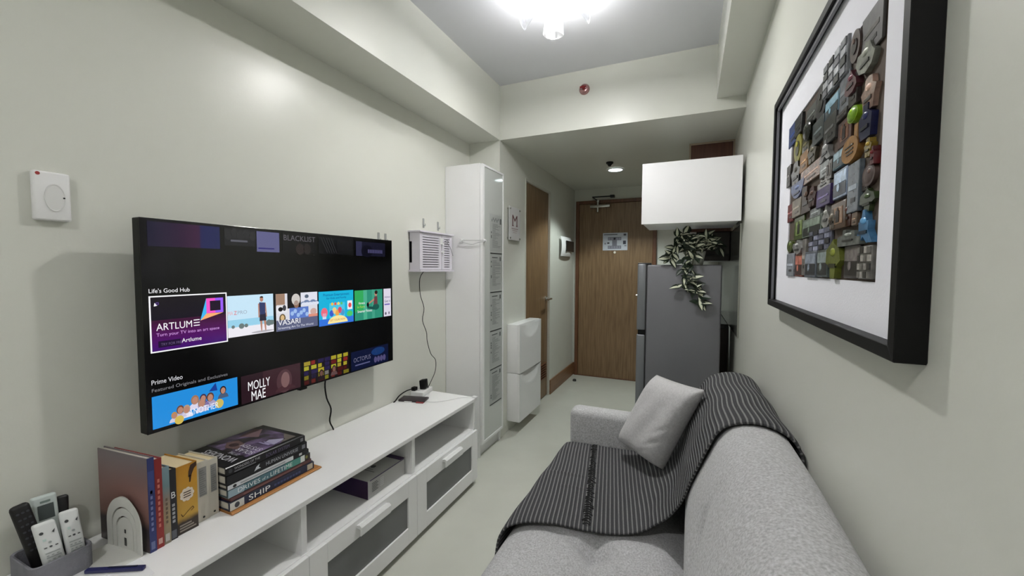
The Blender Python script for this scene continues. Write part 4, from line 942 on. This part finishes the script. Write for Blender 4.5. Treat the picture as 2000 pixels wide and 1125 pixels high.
# ------------------------------------------------------------------ striped throw
def throw_mat():
    m, nt, p = new_mat('charcoal ribbed throw'); uv = nt.nodes.new('ShaderNodeUVMap'); sp = nt.nodes.new('ShaderNodeSeparateXYZ'); nt.links.new(uv.outputs[0], sp.inputs[0])
    def math_(op, a, b_=None):
        n = nt.nodes.new('ShaderNodeMath'); n.operation = op
        for k, v in enumerate((a, b_)):
            if v is None: continue
            if isinstance(v, (int, float)): n.inputs[k].default_value = v
            else: nt.links.new(v, n.inputs[k])
        return n.outputs[0]
    tc = nt.nodes.new('ShaderNodeTexCoord'); nz = nt.nodes.new('ShaderNodeTexNoise'); nz.inputs['Scale'].default_value = 14; nt.links.new(tc.outputs['Object'], nz.inputs[0])
    ph = math_('ADD', math_('MULTIPLY', sp.outputs[0], 2*math.pi/.0150), math_('MULTIPLY', nz.outputs[0], .6))
    s = math_('SINE', ph); st = nt.nodes.new('ShaderNodeMapRange'); st.inputs[1].default_value = .25; st.inputs[2].default_value = .95; nt.links.new(s, st.inputs[0])
    n2 = nt.nodes.new('ShaderNodeTexNoise'); n2.inputs['Scale'].default_value = 260; nt.links.new(tc.outputs['Object'], n2.inputs[0])
    k = math_('MULTIPLY', st.outputs[0], math_('ADD', math_('MULTIPLY', n2.outputs[0], .9), .35))
    mx = nt.nodes.new('ShaderNodeMix'); mx.data_type = 'RGBA'; nt.links.new(k, mx.inputs[0]); mx.inputs[6].default_value = (*lin((.285, .285, .295)), 1); mx.inputs[7].default_value = (*lin((.56, .56, .56)), 1)
    nt.links.new(mx.outputs[2], p.inputs['Base Color']); p.inputs['Roughness'].default_value = .95; p.inputs['Specular IOR Level'].default_value = .15
    b = nt.nodes.new('ShaderNodeBump'); b.inputs['Strength'].default_value = .6; b.inputs['Distance'].default_value = .004; nt.links.new(math_('ADD', s, n2.outputs[0]), b.inputs['Height']); nt.links.new(b.outputs[0], p.inputs['Normal'])
    return m
# section of the throw across the sofa: front drop, seat, bridge over the corner, back, wall side
TP = [(-.582,.30),(-.580,.38),(-.572,.425),(-.545,.449),(-.45,.452),(-.34,.450),(-.25,.450),(-.18,.454),(-.125,.468),(-.075,.500),(-.035,.548),(-.014,.606),(-.001,.662),(.011,.72),(.031,.78),(.055,.84),(.082,.885),(.116,.903),(.148,.915),(.182,.917),(.218,.910),(.248,.892),(.264,.86),(.268,.78)]
TS = resample(chaikin(TP, 2), 130)
TL = sum(math.dist(a, b_) for a, b_ in zip(TS, TS[1:]))
def near_y(x, z, s):
    pts = [(0, 1.182), (.113, 1.202), (.205, 1.255), (.300, 1.288), (.404, 1.305), (.475, 1.324), (.536, 1.341), (.592, 1.354), (.645, 1.356), (.714, 1.340), (.810, 1.278), (.900, 1.232), (.951, 1.222), (.997, 1.225), (1.028, 1.238), (1.084, 1.244), (1.111, 1.237), (1.140, 1.230), (1.17, 1.225), (1.24, 1.20), (1.30, 1.18), (1.40, 1.16)]
    for a, b_ in zip(pts, pts[1:]):
        if a[0] <= s <= b_[0]: u = (s-a[0])/(b_[0]-a[0]); return a[1]+(b_[1]-a[1])*u
    return pts[-1][1]
ARC = [0]
for a, b_ in zip(TS, TS[1:]): ARC.append(ARC[-1]+math.dist(a, b_))
def far_y(s): return 1.962
SEAM_S = .30
def tf(u, v):
    i = min(len(TS)-1, round(u*(len(TS)-1))); x, z = TS[i]; s = ARC[i]
    y0_, y1_ = near_y(x, z, s), far_y(s); y = y0_+(y1_-y0_)*v
    if z > .6: z = ztop(z, y)
    if x < -.1 and z < .5:
        z = z + .0035*math.sin(9*x+5*y) + .003*math.sin(23*y+7*x)
        u_ = s+.175*(y-1.3)-.408
        z += .006*math.exp(-((u_-.012)/.006)**2)*(.5+.5*math.sin(y*190+2*math.sin(y*40)))
        z += .007*math.exp(-((y-1.63-.12*(x+.45))/.009)**2)*math.exp(-((x+.45)/.09)**4) + .005*math.exp(-((y-1.53-.08*(x+.45))/.008)**2)*math.exp(-((x+.40)/.06)**4)
    else:
        x -= .0025*math.sin(19*y)
    e = min(v, .02)/.02; z -= .004*(1-e)
    return Vector((x, y, z))
def tuv(u, v):
    i = min(len(TS)-1, round(u*(len(TS)-1))); s = ARC[i]; x, z = TS[i]; y0_, y1_ = near_y(x, z, s), far_y(s); y = y0_+(y1_-y0_)*v
    k = .175*max(0, min(1, (1.0-s)/.45)); return (s+k*(y-1.3), y)
q = MB(); q.grid(tf, len(TS)-1, 150, uv=tuv)
th = q.build('throw_blanket', throw_mat(), None, 'all', fix=False)
so = th.modifiers.new('thickness', 'SOLIDIFY'); so.thickness = .006; so.offset = 0
tag(th, 'charcoal ribbed throw blanket draped over the sofa seat and back', 'blanket')
# gathered seam of the throw
q = MB(); r_ = random.Random(3)
for k in range(46):
    y = 1.325+.62*k/45+.004*r_.random(); x = -.301-.175*(y-1.321)-.004+.006*r_.random(); a = r_.uniform(-.6, .6); L_ = r_.uniform(.010, .017)
    q.tube([(x-L_, y-L_*a*.5, .4525), (x, y, .4585), (x+L_, y+L_*a*.5, .4525)], .0023, 5, sub=2)
sm = q.build('gathered_seam', M('black gathering thread', (.13, .13, .135), .9), th, True); sm['kind'] = 'stuff'

# ------------------------------------------------------------------ cushion
A_, B_, C_, D_ = Vector((-.084, 1.711, .508)), Vector((-.285, 1.903, .520)), Vector((-.133, 1.96, .832)), Vector((.0605, 1.65, .870))  # corner points shifted along their sight lines toward the camera
nn = (B_-A_).cross(D_-A_).normalized()
if nn.y > 0: nn = -nn
def cus(sg):
    def fn(u, v):
        a, b_ = 2*u-1, 2*v-1; P0 = (A_*(1-u)+B_*u)*(1-v)+(D_*(1-u)+C_*u)*v; cc = (A_+B_+C_+D_)/4
        pin = 1-.03*(1-a*a)*abs(b_)**6-.03*(1-b_*b_)*abs(a)**6
        P0 = cc+(P0-cc)*pin*1.0
        h = .066*max(0, (1-a**6))**.55*max(0, (1-b_**6))**.55
        h += .004*math.sin(7*a+3*b_)*(1-a*a)*(1-b_*b_)
        for (ca, cb, r, d) in ((-.55, -.45, .10, .006), (-.62, -.1, .07, .005), (-.35, -.75, .06, .005)): h -= d*math.exp(-(((a-ca)*.6+(b_-cb))**2)/r**2*3)*math.exp(-((a-ca)**2)/.06)
        return P0+nn*h*sg*(1 if sg > 0 else .45)
    return fn
q = MB(); q.grid(cus(1), 40, 40); q.grid(cus(-1), 40, 40); bmesh.ops.remove_doubles(q.bm, verts=q.bm.verts, dist=.0005)
pc = q.build('cushion', FABP, None, 'all'); tag(pc, 'light grey square cushion leaning in the far corner of the sofa', 'cushion')

# ------------------------------------------------------------------ framed souvenir board
FY0, FY1, FZ0, FZ1, FX = .670, 1.610, 1.200, 1.862, .240
fr_ = thing('picture_frame', 'large black framed white mat board covered with souvenir magnets', 'picture', (XR, 1.14, FZ0))
FB = .020
def bar(c8): q = MB(); q.hexa(c8, .0012, 1); q.build('frame_bar', BLACK, fr_)
bar([(FX, FY0, FZ0), (XR, FY0, FZ0), (XR, FY1, FZ0), (FX, FY1, FZ0), (FX, FY0+FB, FZ0+FB), (XR, FY0+FB, FZ0+FB), (XR, FY1-FB, FZ0+FB), (FX, FY1-FB, FZ0+FB)])
bar([(FX, FY0+FB, FZ1-FB), (XR, FY0+FB, FZ1-FB), (XR, FY1-FB, FZ1-FB), (FX, FY1-FB, FZ1-FB), (FX, FY0, FZ1), (XR, FY0, FZ1), (XR, FY1, FZ1), (FX, FY1, FZ1)])
bar([(FX, FY0, FZ0), (XR, FY0, FZ0), (XR, FY0+FB, FZ0+FB), (FX, FY0+FB, FZ0+FB), (FX, FY0, FZ1), (XR, FY0, FZ1), (XR, FY0+FB, FZ1-FB), (FX, FY0+FB, FZ1-FB)])
bar([(FX, FY1-FB, FZ0+FB), (XR, FY1-FB, FZ0+FB), (XR, FY1, FZ0), (FX, FY1, FZ0), (FX, FY1-FB, FZ1-FB), (XR, FY1-FB, FZ1-FB), (XR, FY1, FZ1), (FX, FY1, FZ1)])
MX = .262
q = MB(); my0, my1, mz0, mz1 = .795, 1.425, 1.300, 1.738
for b4 in ((FY0+FB, FY1-FB, FZ0+FB, mz0), (FY0+FB, FY1-FB, mz1, FZ1-FB), (FY0+FB, my0, mz0, mz1), (my1, FY1-FB, mz0, mz1)): q.box(MX-.003, MX, *b4)
q.build('mat_board', M('white mat board', (.95, .95, .98), .8, bump=(300, .1)), fr_)
q = MB(); q.box(MX, MX+.003, my0-.01, my1+.01, mz0-.01, mz1+.01); q.build('backing_board', M('brown cork backing', (.30, .25, .21), .8, var=(60, .2)), fr_)
q = MB(); q.box(FX+.006, FX+.012, FY1-FB-.010, FY1-FB, FZ0+FB, FZ1-FB); q.box(FX+.006, FX+.012, FY0+FB, FY1-FB, FZ1-FB-.010, FZ1-FB); q.build('inner_spacer', M('grey spacer', (.45, .45, .47), .4), fr_)
MAG = [('card',0.850,1.706,0.080,0.064,(.27,.26,.25)),
('ring',0.914,1.711,0.045,0.052,(.34,.27,.25)),
('leaf',0.863,1.668,0.077,0.048,(.55,.56,.52)),
('drop',0.919,1.652,0.062,0.039,(.38,.20,.24)),
('grid',1.025,1.719,0.137,0.064,(.55,.56,.58)),
('card',0.974,1.654,0.052,0.065,(.40,.42,.45)),
('figure',0.845,1.604,0.062,0.051,(.68,.56,.50)),
('ring',1.125,1.692,0.077,0.071,(.10,.09,.08)),
('photo',1.043,1.653,0.086,0.039,(.42,.55,.62)),
('card',1.045,1.609,0.076,0.051,(.30,.30,.30)),
('card',0.970,1.612,0.055,0.014,(.20,.17,.15)),
('window',0.964,1.578,0.069,0.047,(.33,.20,.14)),
('ball',0.905,1.591,0.047,0.026,(.55,.75,.10)),
('bottle',0.848,1.560,0.063,0.052,(.10,.12,.28)),
('medal',0.910,1.531,0.077,0.042,(.66,.47,.22)),
('figure',0.833,1.515,0.030,0.028,(.60,.50,.20)),
('bottle',0.811,1.497,0.018,0.026,(.42,.10,.12)),
('ball',0.832,1.471,0.048,0.033,(.32,.24,.22)),
('card',0.893,1.462,0.051,0.081,(.42,.46,.50)),
('photo',0.962,1.482,0.073,0.050,(.55,.62,.74)),
('photo',0.975,1.533,0.081,0.032,(.42,.52,.56)),
('card',1.074,1.533,0.054,0.030,(.66,.68,.68)),
('card',1.192,1.550,0.174,0.037,(.58,.45,.38)),
('tower',1.066,1.571,0.076,0.040,(.62,.62,.62)),
('card',1.131,1.631,0.082,0.049,(.33,.36,.37)),
('card',1.211,1.694,0.085,0.041,(.36,.37,.37)),
('card',1.408,1.705,0.091,0.056,(.18,.27,.50)),
('card',1.330,1.705,0.074,0.046,(.14,.14,.14)),
('ball',1.217,1.658,0.071,0.044,(.10,.12,.08)),
('ring',1.329,1.645,0.080,0.068,(.62,.60,.22)),
('card',1.259,1.593,0.071,0.045,(.62,.44,.22)),
('figure',1.344,1.580,0.108,0.063,(.24,.23,.22)),
('card',1.425,1.590,0.043,0.058,(.30,.28,.27)),
('half',1.316,1.531,0.133,0.043,(.45,.50,.66)),
('boot',1.214,1.492,0.097,0.063,(.24,.16,.12)),
('card',1.067,1.474,0.092,0.038,(.26,.18,.42)),
('skyline',1.075,1.504,0.085,0.018,(.55,.54,.53)),
('card',1.399,1.481,0.070,0.048,(.45,.10,.10)),
('card',1.309,1.483,0.090,0.044,(.52,.48,.42)),
('window',1.294,1.428,0.100,0.056,(.36,.42,.22)),
('photo',1.161,1.419,0.157,0.041,(.36,.41,.36)),
('card',1.135,1.449,0.079,0.021,(.58,.60,.60)),
('drop',1.042,1.430,0.058,0.043,(.60,.60,.58)),
('window',0.963,1.422,0.079,0.048,(.40,.30,.22)),
('tree',0.831,1.431,0.059,0.035,(.22,.28,.16)),
('tower',0.834,1.389,0.070,0.050,(.30,.52,.70)),
('grid',1.093,1.384,0.153,0.044,(.42,.43,.50)),
('skyline',0.898,1.376,0.104,0.027,(.48,.50,.48)),
('ball',1.382,1.385,0.068,0.032,(.36,.42,.18)),
('leaf',1.277,1.377,0.091,0.035,(.66,.66,.66)),
('card',1.364,1.332,0.086,0.059,(.62,.64,.68)),
('photo',1.277,1.330,0.075,0.056,(.55,.30,.25)),
('card',1.217,1.349,0.031,0.084,(.50,.48,.46)),
('photo',1.148,1.331,0.091,0.056,(.40,.43,.48)),
('photo',1.055,1.332,0.071,0.054,(.38,.42,.42)),
('tree',0.977,1.340,0.082,0.071,(.42,.45,.12)),
('photo',0.896,1.333,0.073,0.054,(.33,.31,.31)),
('grid',0.829,1.331,0.050,0.050,(.50,.49,.47)),
('card',0.918,1.637,0.038,0.052,(.24,.20,.20)),
('skyline',0.922,1.420,0.039,0.042,(.30,.15,.12)),
('card',0.887,1.407,0.023,0.021,(.52,.44,.38)),
('figure',0.995,1.419,0.039,0.036,(.45,.42,.38)),
('card',1.017,1.479,0.027,0.042,(.40,.36,.32)),
('card',0.852,1.458,0.023,0.017,(.25,.20,.18)),
('ball',1.000,1.417,0.023,0.021,(.35,.30,.25)),
('card',1.248,1.635,0.064,0.050,(.35,.33,.20)),
('figure',1.177,1.594,0.080,0.042,(.38,.36,.30)),
('window',1.044,1.524,0.044,0.037,(.30,.28,.26)),
('figure',1.149,1.488,0.072,0.043,(.28,.18,.16))]
r_ = random.Random(21)
def gm(c, gl=.3): return M('magnet %s' % (c,), c, gl, var=(70, .35))
for kind, y, z, w_, h_, c in MAG:
    q = MB(); th_ = r_.uniform(.004, .009); x1 = MX; x0 = x1-th_; hw, hh = w_/2*1.07, h_/2*1.07; c = tuple(v*.86 for v in c); mats = [gm(c, r_.choice((.2, .35, .5)))]
    dk_, lt_ = tuple(v*.45 for v in c), tuple(min(.95, v*1.45+.08) for v in c)
    if kind in ('card', 'photo', 'grid', 'window'):
        q.box(x0, x1, y-hw, y+hw, z-hh, z+hh, .0012, 1); mats += [gm(lt_, .25), gm(dk_, .3)]
        if kind == 'photo':
            q.mi = 1; q.box(x0-.0006, x0+.001, y-hw*.86, y+hw*.86, z+hh*.05, z+hh*.82); q.mi = 2; q.box(x0-.0006, x0+.001, y-hw*.86, y+hw*.86, z-hh*.82, z+hh*.0)
            q.mi = 1; q.cyl((x0-.0012, y+hw*.2, z-hh*.25), (x0, y+hw*.2, z-hh*.25), hh*.28, n=8)
        elif kind == 'window':
            q.mi = 1; q.box(x0-.0006, x0+.001, y-hw*.6, y+hw*.6, z-hh*.62, z+hh*.62); q.mi = 2; q.box(x0-.0014, x0, y-hw*.22, y+hw*.22, z-hh*.5, z+hh*.35); q.cyl((x0-.0014, y, z+hh*.45), (x0, y, z+hh*.45), hh*.14, n=8)
        elif kind == 'grid':
            for i in range(4):
                for j in range(4): q.mi = (i*3+j) % 2+1 if (i+j) % 3 else 0; q.box(x0-.0025, x0+.001, y-hw+2*hw*(i+.12)/4, y-hw+2*hw*(i+.88)/4, z-hh+2*hh*(j+.12)/4, z-hh+2*hh*(j+.88)/4)
        else:
            q.mi = 1; q.box(x0-.0006, x0+.001, y-hw*.7, y+hw*.7, z-hh*.1, z+hh*.1); q.mi = 2; q.box(x0-.0006, x0+.001, y-hw*.5, y+hw*.3, z-hh*.6, z-hh*.42)
    else:
        def outl(kd):
            n = 20; o = []
            if kd in ('ring', 'ball', 'medal'): return [(math.cos(2*math.pi*i/n), math.sin(2*math.pi*i/n)) for i in range(n)]
            if kd == 'half': return [(math.cos(math.pi*i/n+math.pi), .9+1.8*math.sin(math.pi*i/n+math.pi)) for i in range(n+1)]
            if kd == 'leaf': return [(-1, -.2), (-.7, -.8), (-.1, -1), (.6, -.7), (1, .1), (.8, .6), (.2, .55), (0, 1), (-.5, .7), (-.7, .2)]
            if kd == 'drop': return [(0, 1), (.35, .4), (.8, -.1), (.9, -.6), (.4, -1), (-.4, -1), (-.9, -.6), (-.8, -.1), (-.35, .4)]
            if kd == 'figure': return [(-.6, -1), (-.7, -.3), (-.95, .2), (-.5, .45), (-.42, .9), (0, 1), (.42, .9), (.5, .45), (.95, .2), (.7, -.3), (.6, -1), (.1, -1), (0, -.5), (-.1, -1)]
            if kd == 'bottle': return [(-.7, -1), (-.8, .3), (-.3, .6), (-.3, 1), (.3, 1), (.3, .6), (.8, .3), (.7, -1)]
            if kd == 'boot': return [(-.9, -1), (-.9, -.45), (-.1, -.1), (-.2, .9), (.75, 1), (.7, -.3), (.85, -1)]
            if kd == 'tower': return [(-1, -1), (-.5, -.2), (-.55, .3), (-.25, .35), (-.1, 1), (.1, 1), (.25, .35), (.55, .3), (.5, -.2), (1, -1), (.4, -1), (0, -.6), (-.4, -1)]
            if kd == 'tree': return [(-.3, -1), (-.4, -.4), (-1, -.1), (-.8, .5), (-.2, .75), (0, 1), (.3, .8), (.9, .5), (1, -.2), (.35, -.4), (.3, -1)]
            return [(-1, -1), (-1, -.1), (-.6, 0), (-.55, .7), (-.2, .75), (-.15, .2), (.15, .2), (.2, 1), (.45, 1), (.5, .3), (.8, .3), (1, .1), (1, -1)]
        pts = [(x0-.002, y+hw*a, z+hh*b_) for a, b_ in outl(kind)]
        q.prism(pts, (th_+.002, 0, 0)); mats += [gm(lt_, .25), gm(dk_, .3)]
        if kind in ('ring',): q.mi = 2; q.cyl((x0-.0035, y, z), (x0, y, z), min(hw, hh)*.55, n=16); q.mi = 1; q.cyl((x0-.005, y, z+hh*.3), (x0, y, z+hh*.3), min(hw, hh)*.18, n=8)
        elif kind == 'ball': q.mi = 0; q.sphere((x0, y, z), 1, th_*.9, hw*.95, hh*.95, 12); q.mi = 1; q.sphere((x0-th_*.7, y-hw*.2, z+hh*.3), 1, .002, hw*.25, hh*.25, 8)
        elif kind == 'medal':
            q.mi = 2
            for k in range(3): q.box(x0-.003, x0, y-hw*.5, y+hw*(.3+.1*k), z-hh*.4+k*hh*.3, z-hh*.28+k*hh*.3)
            q.mi = 0; q.box(x0, x1, y-hw*.75, y-hw*.35, z+hh*.5, z+hh*1.7)
        else: q.mi = 1; q.sphere((x0-.002, y, z+hh*.35), 1, .003, hw*.32, hh*.22, 8); q.mi = 2; q.box(x0-.0035, x0, y-hw*.45, y+hw*.45, z-hh*.45, z-hh*.25)
    q.build('magnet', mats, fr_, True)

# ------------------------------------------------------------------ kitchen corner
wc2 = thing('wall_cabinet', 'plain glossy white wall cabinet mounted above the fridge', 'cabinet', (-.02, 2.95, 1.597))
q = MB(); q.box(-.288, .250, 2.700, 3.16, 1.600, 1.966, .001); q.build('cabinet_body', WHITE, wc2); q = MB(); q.box(.2505, XR-.001, 2.86, 3.14, 1.62, 1.95); q.build('gap_shade', DARK, wc2)  # dark filler, coloured as the shade in the gap beside the wall
q = MB(); q.box(-.293, .257, 2.680, 2.698, 1.596, 1.970, .0015); q.build('door', M('bright white lacquer', (.93, .93, .935), .22), wc2)
bc = thing('brown_wall_cabinet', 'reddish brown built in wall cabinet behind the white one', 'cabinet', (.12, 4.1, 1.62))
q = MB(); q.box(-.022, .262, 3.43, 4.90, 1.60, 2.266, .001); q.build('cabinet_body', BROWN, bc)
q = MB(); q.box(-.034, -.022, 3.422, 4.90, 1.60, 2.268); q.box(-.022, .262, 3.422, 3.434, 2.256, 2.268); q.box(.262, XR, 3.422, 4.90, 1.60, 2.268); q.build('edge_trim', M('pale edging', (.66, .60, .52), .5), bc)
hd = thing('range_hood', 'dark box hood under the brown wall cabinet', 'hood', (.15, 3.75, 1.42))
q = MB(); q.box(.03, XR-.012, 3.45, 4.0, 1.38, 1.598, .004); q.build('hood_body', M('dark hood metal', (.17, .14, .14), .3), hd)
q = MB(); q.box(.03, XR-.012, 3.44, 3.451, 1.42, 1.432, .002); q.build('hood_lip', DARK, hd)
bp = tag(MB().box(XR-.008, XR-.001, 2.80, 4.90, .90, 1.585, .001).build('backsplash_panel', MIRROR), 'smoky glossy backsplash panel on the kitchen wall behind the fridge', 'backsplash')
q = MB(); q.box(XR-.011, XR-.001, 2.792, 2.800, .90, 1.592); q.box(XR-.011, XR-.001, 2.80, 4.9, 1.585, 1.592); q.build('metal_edge', CHROME, bp)
kc = thing('kitchen_counter', 'dark fronted kitchen counter hidden behind the fridge', 'counter', (0, 4.1, 0))
q = MB(); q.box(-.28, XR-.001, 3.52, 4.6, .08, .86, .002); q.build('base_cabinet', M('dark brown front', (.20, .15, .13), .4), kc)
q = MB(); q.box(-.30, XR-.001, 3.50, 4.62, .86, .895, .004); q.build('worktop', M('black stone', (.10, .10, .11), .15, var=(80, .3)), kc)
q = MB(); q.box(-.22, XR-.03, 3.56, 4.58, 0, .08); q.build('plinth', BLACK, kc)

fg = thing('refrigerator', 'grey two door refrigerator beyond the far end of the sofa', 'refrigerator', (-.05, 3.17, 0))
q = MB(); q.box(-.274, .182, 2.90, 3.44, .045, 1.345, .010, 3); q.build('fridge_body', STEEL, fg, True)
q = MB(); q.box(-.336, -.280, 2.902, 3.438, .897, 1.352, .008, 3); q.build('freezer_door', STEELD, fg, True)
q = MB(); q.box(-.336, -.280, 2.902, 3.438, .055, .866, .008, 3); q.build('fridge_door', STEELD, fg, True)
q = MB(); q.box(-.328, -.276, 2.906, 3.434, .862, .900, .002); q.build('handle_recess', BLACK, fg)
q = MB(); q.box(-.281, -.273, 2.906, 3.434, .06, 1.345); q.build('door_gasket', DARK, fg)
q = MB(); q.box(-.335, -.25, 2.91, 2.96, 1.345, 1.358, .003); q.build('hinge_cover', DARK, fg, True)
q = MB(); q.cyl((-.336, 2.915, 1.135), (-.344, 2.915, 1.135), .006, n=12); q.build('door_stud', CHROME, fg)
for x in (-.23, .14):
    for y in (2.95, 3.39): q = MB(); q.cyl((x, y, 0), (x, y, .048), .018, n=14); q.build('leg', BLACK, fg)

# trailing variegated plant on the fridge
pt = thing('trailing_plant', 'variegated trailing plant in a white pot hanging over the fridge edge', 'plant', (.035, 2.975, 1.3455))
px, py, pz = .035, 2.985, 1.3455
q = MB(); q.loft([((px, py, pz), .036), ((px, py, pz+.085), .052), ((px, py, pz+.09), .053), ((px, py, pz+.09), .046), ((px, py, pz+.075), .044), ((px, py, pz+.07), .005)], 24); q.build('pot', M('pale grey white pot', (.74, .75, .72), .4), pt, True)
LG = M('dark green leaf', (.12, .17, .11), .4, var=(60, .3)); LW = M('cream leaf stripe', (.90, .91, .82), .45); LD = M('deep green leaf', (.10, .16, .12), .4, var=(60, .3))
def leaf_mesh(name, w_, curl, mats):
    bm = bmesh.new(); st = [(0, .05), (.18, .62), (.42, 1), (.68, .78), (.88, .36), (1, .02)]; rows = []
    for t, k in st:
        row = []
        for a in (-1, -.42, .0, .42, 1): row.append(bm.verts.new((t, a*k*w_*1.35, abs(a)*k*w_*.35-curl*t*t)))
        rows.append(row)
    for r1, r2 in zip(rows, rows[1:]):
        for i in range(4): f = bm.faces.new((r1[i], r2[i], r2[i+1], r1[i+1])); f.material_index = 1 if i in (1, 2) else 0; f.smooth = True
    me = bpy.data.meshes.new(name); bm.to_mesh(me); bm.free()
    for m in mats: me.materials.append(m)
    return me
LM = [leaf_mesh('leaf', .20, .22, (LG, LW)), leaf_mesh('leaf', .22, .35, (LG, LW)), leaf_mesh('leaf', .20, .15, (LD, LG)), leaf_mesh('leaf', .24, .30, (LG, LW))]
base = Vector(pt.location)
def leaf(p, d, up, size, k):
    d = Vector(d).normalized(); up = Vector(up); s_ = up.cross(d).normalized(); n_ = d.cross(s_)
    o = bpy.data.objects.new('leaf', LM[k]); COL.objects.link(o); o.parent = pt
    p = Vector(p)-base
    o.matrix_local = Matrix(((d.x*size, s_.x*size, n_.x*size, p.x), (d.y*size, s_.y*size, n_.y*size, p.y), (d.z*size, s_.z*size, n_.z*size, p.z), (0, 0, 0, 1)))
r_ = random.Random(4)
vines = [
 [(px-.01, py-.03, pz+.08), (-.01, 2.90, 1.475), (-.035, 2.872, 1.40), (-.045, 2.862, 1.32), (-.035, 2.866, 1.25), (-.055, 2.872, 1.20)],
 [(px, py-.03, pz+.09), (.02, 2.89, 1.46), (.012, 2.868, 1.38), (.0, 2.868, 1.28), (.015, 2.875, 1.21), (.045, 2.875, 1.16), (.055, 2.876, 1.10)],
 [(px, py-.02, pz+.10), (-.04, 2.91, 1.49), (-.085, 2.89, 1.47), (-.115, 2.89, 1.42), (-.128, 2.89, 1.39)],
 [(px, py, pz+.10), (.06, 2.93, 1.50), (.10, 2.91, 1.50), (.14, 2.93, 1.47)],
 [(px, py, pz+.10), (.0, 2.95, 1.53), (-.05, 2.93, 1.545), (-.09, 2.92, 1.53)],
 [(px, py, pz+.10), (.07, 3.0, 1.53), (.12, 3.02, 1.50), (.17, 3.03, 1.46)],
]
for i, vn in enumerate(vines):
    q = MB(); q.tube(vn, .0022, 6); q.build('stem', M('stem green', (.36, .38, .26), .5), pt, True)
    P_ = [Vector(v) for v in vn]
    nseg = (len(P_)-1)*(3 if i < 3 else 3)
    for k in range(1, nseg+1):
        t = k/nseg*(len(P_)-1); j = min(int(t), len(P_)-2); p = P_[j].lerp(P_[j+1], t-j)
        for _ in range(2):
            a = r_.uniform(-math.pi, math.pi); d = Vector((math.cos(a), -.35-.5*r_.random(), .75*math.sin(a)-.25))
            if p.y > 2.91: d.y = r_.uniform(-1, .3)
            if p.z < 1.34: d.y = -.25-.3*r_.random()
            leaf(p, d, (r_.uniform(-.5, .5), -1, .6+r_.uniform(-.4, .4)), r_.uniform(.052, .080), r_.choice((0, 1, 3, 2, 2) if i < 2 else (0, 1, 2, 3)))
for k in range(26):
    p = Vector((px, py-.03, pz+.10))+Vector((r_.uniform(-.11, .07), r_.uniform(-.06, .04), r_.uniform(-.01, .09)))
    a = r_.uniform(0, 2*math.pi); leaf(p, (math.cos(a), -.4, .5*math.sin(a)), (r_.uniform(-.4, .4), -1, .8), r_.uniform(.045, .07), r_.choice((0, 1, 2, 2, 3)))

# labels for the setting
for n_, l_ in (('floor', 'glossy pale greenish floor'), ('ceiling', 'white ceiling of the living area'), ('ceiling.001', 'lower ceiling over the entrance hall'), ('wall_left', 'cream wall behind the television'), ('wall_right', 'cream wall behind the sofa'), ('wall_near', 'cream wall behind the viewer'), ('wall_far', 'cream wall around the entry door'), ('wall_hall', 'cream hall wall with the side door'), ('trim_1', 'boxed beam above the television wall'), ('trim_2', 'cross beam between living area and hall'), ('trim_3', 'boxed beam above the sofa wall'), ('baseboard_left', 'brown wooden baseboard at the end of the hall')):
    bpy.data.objects[n_]['label'] = l_
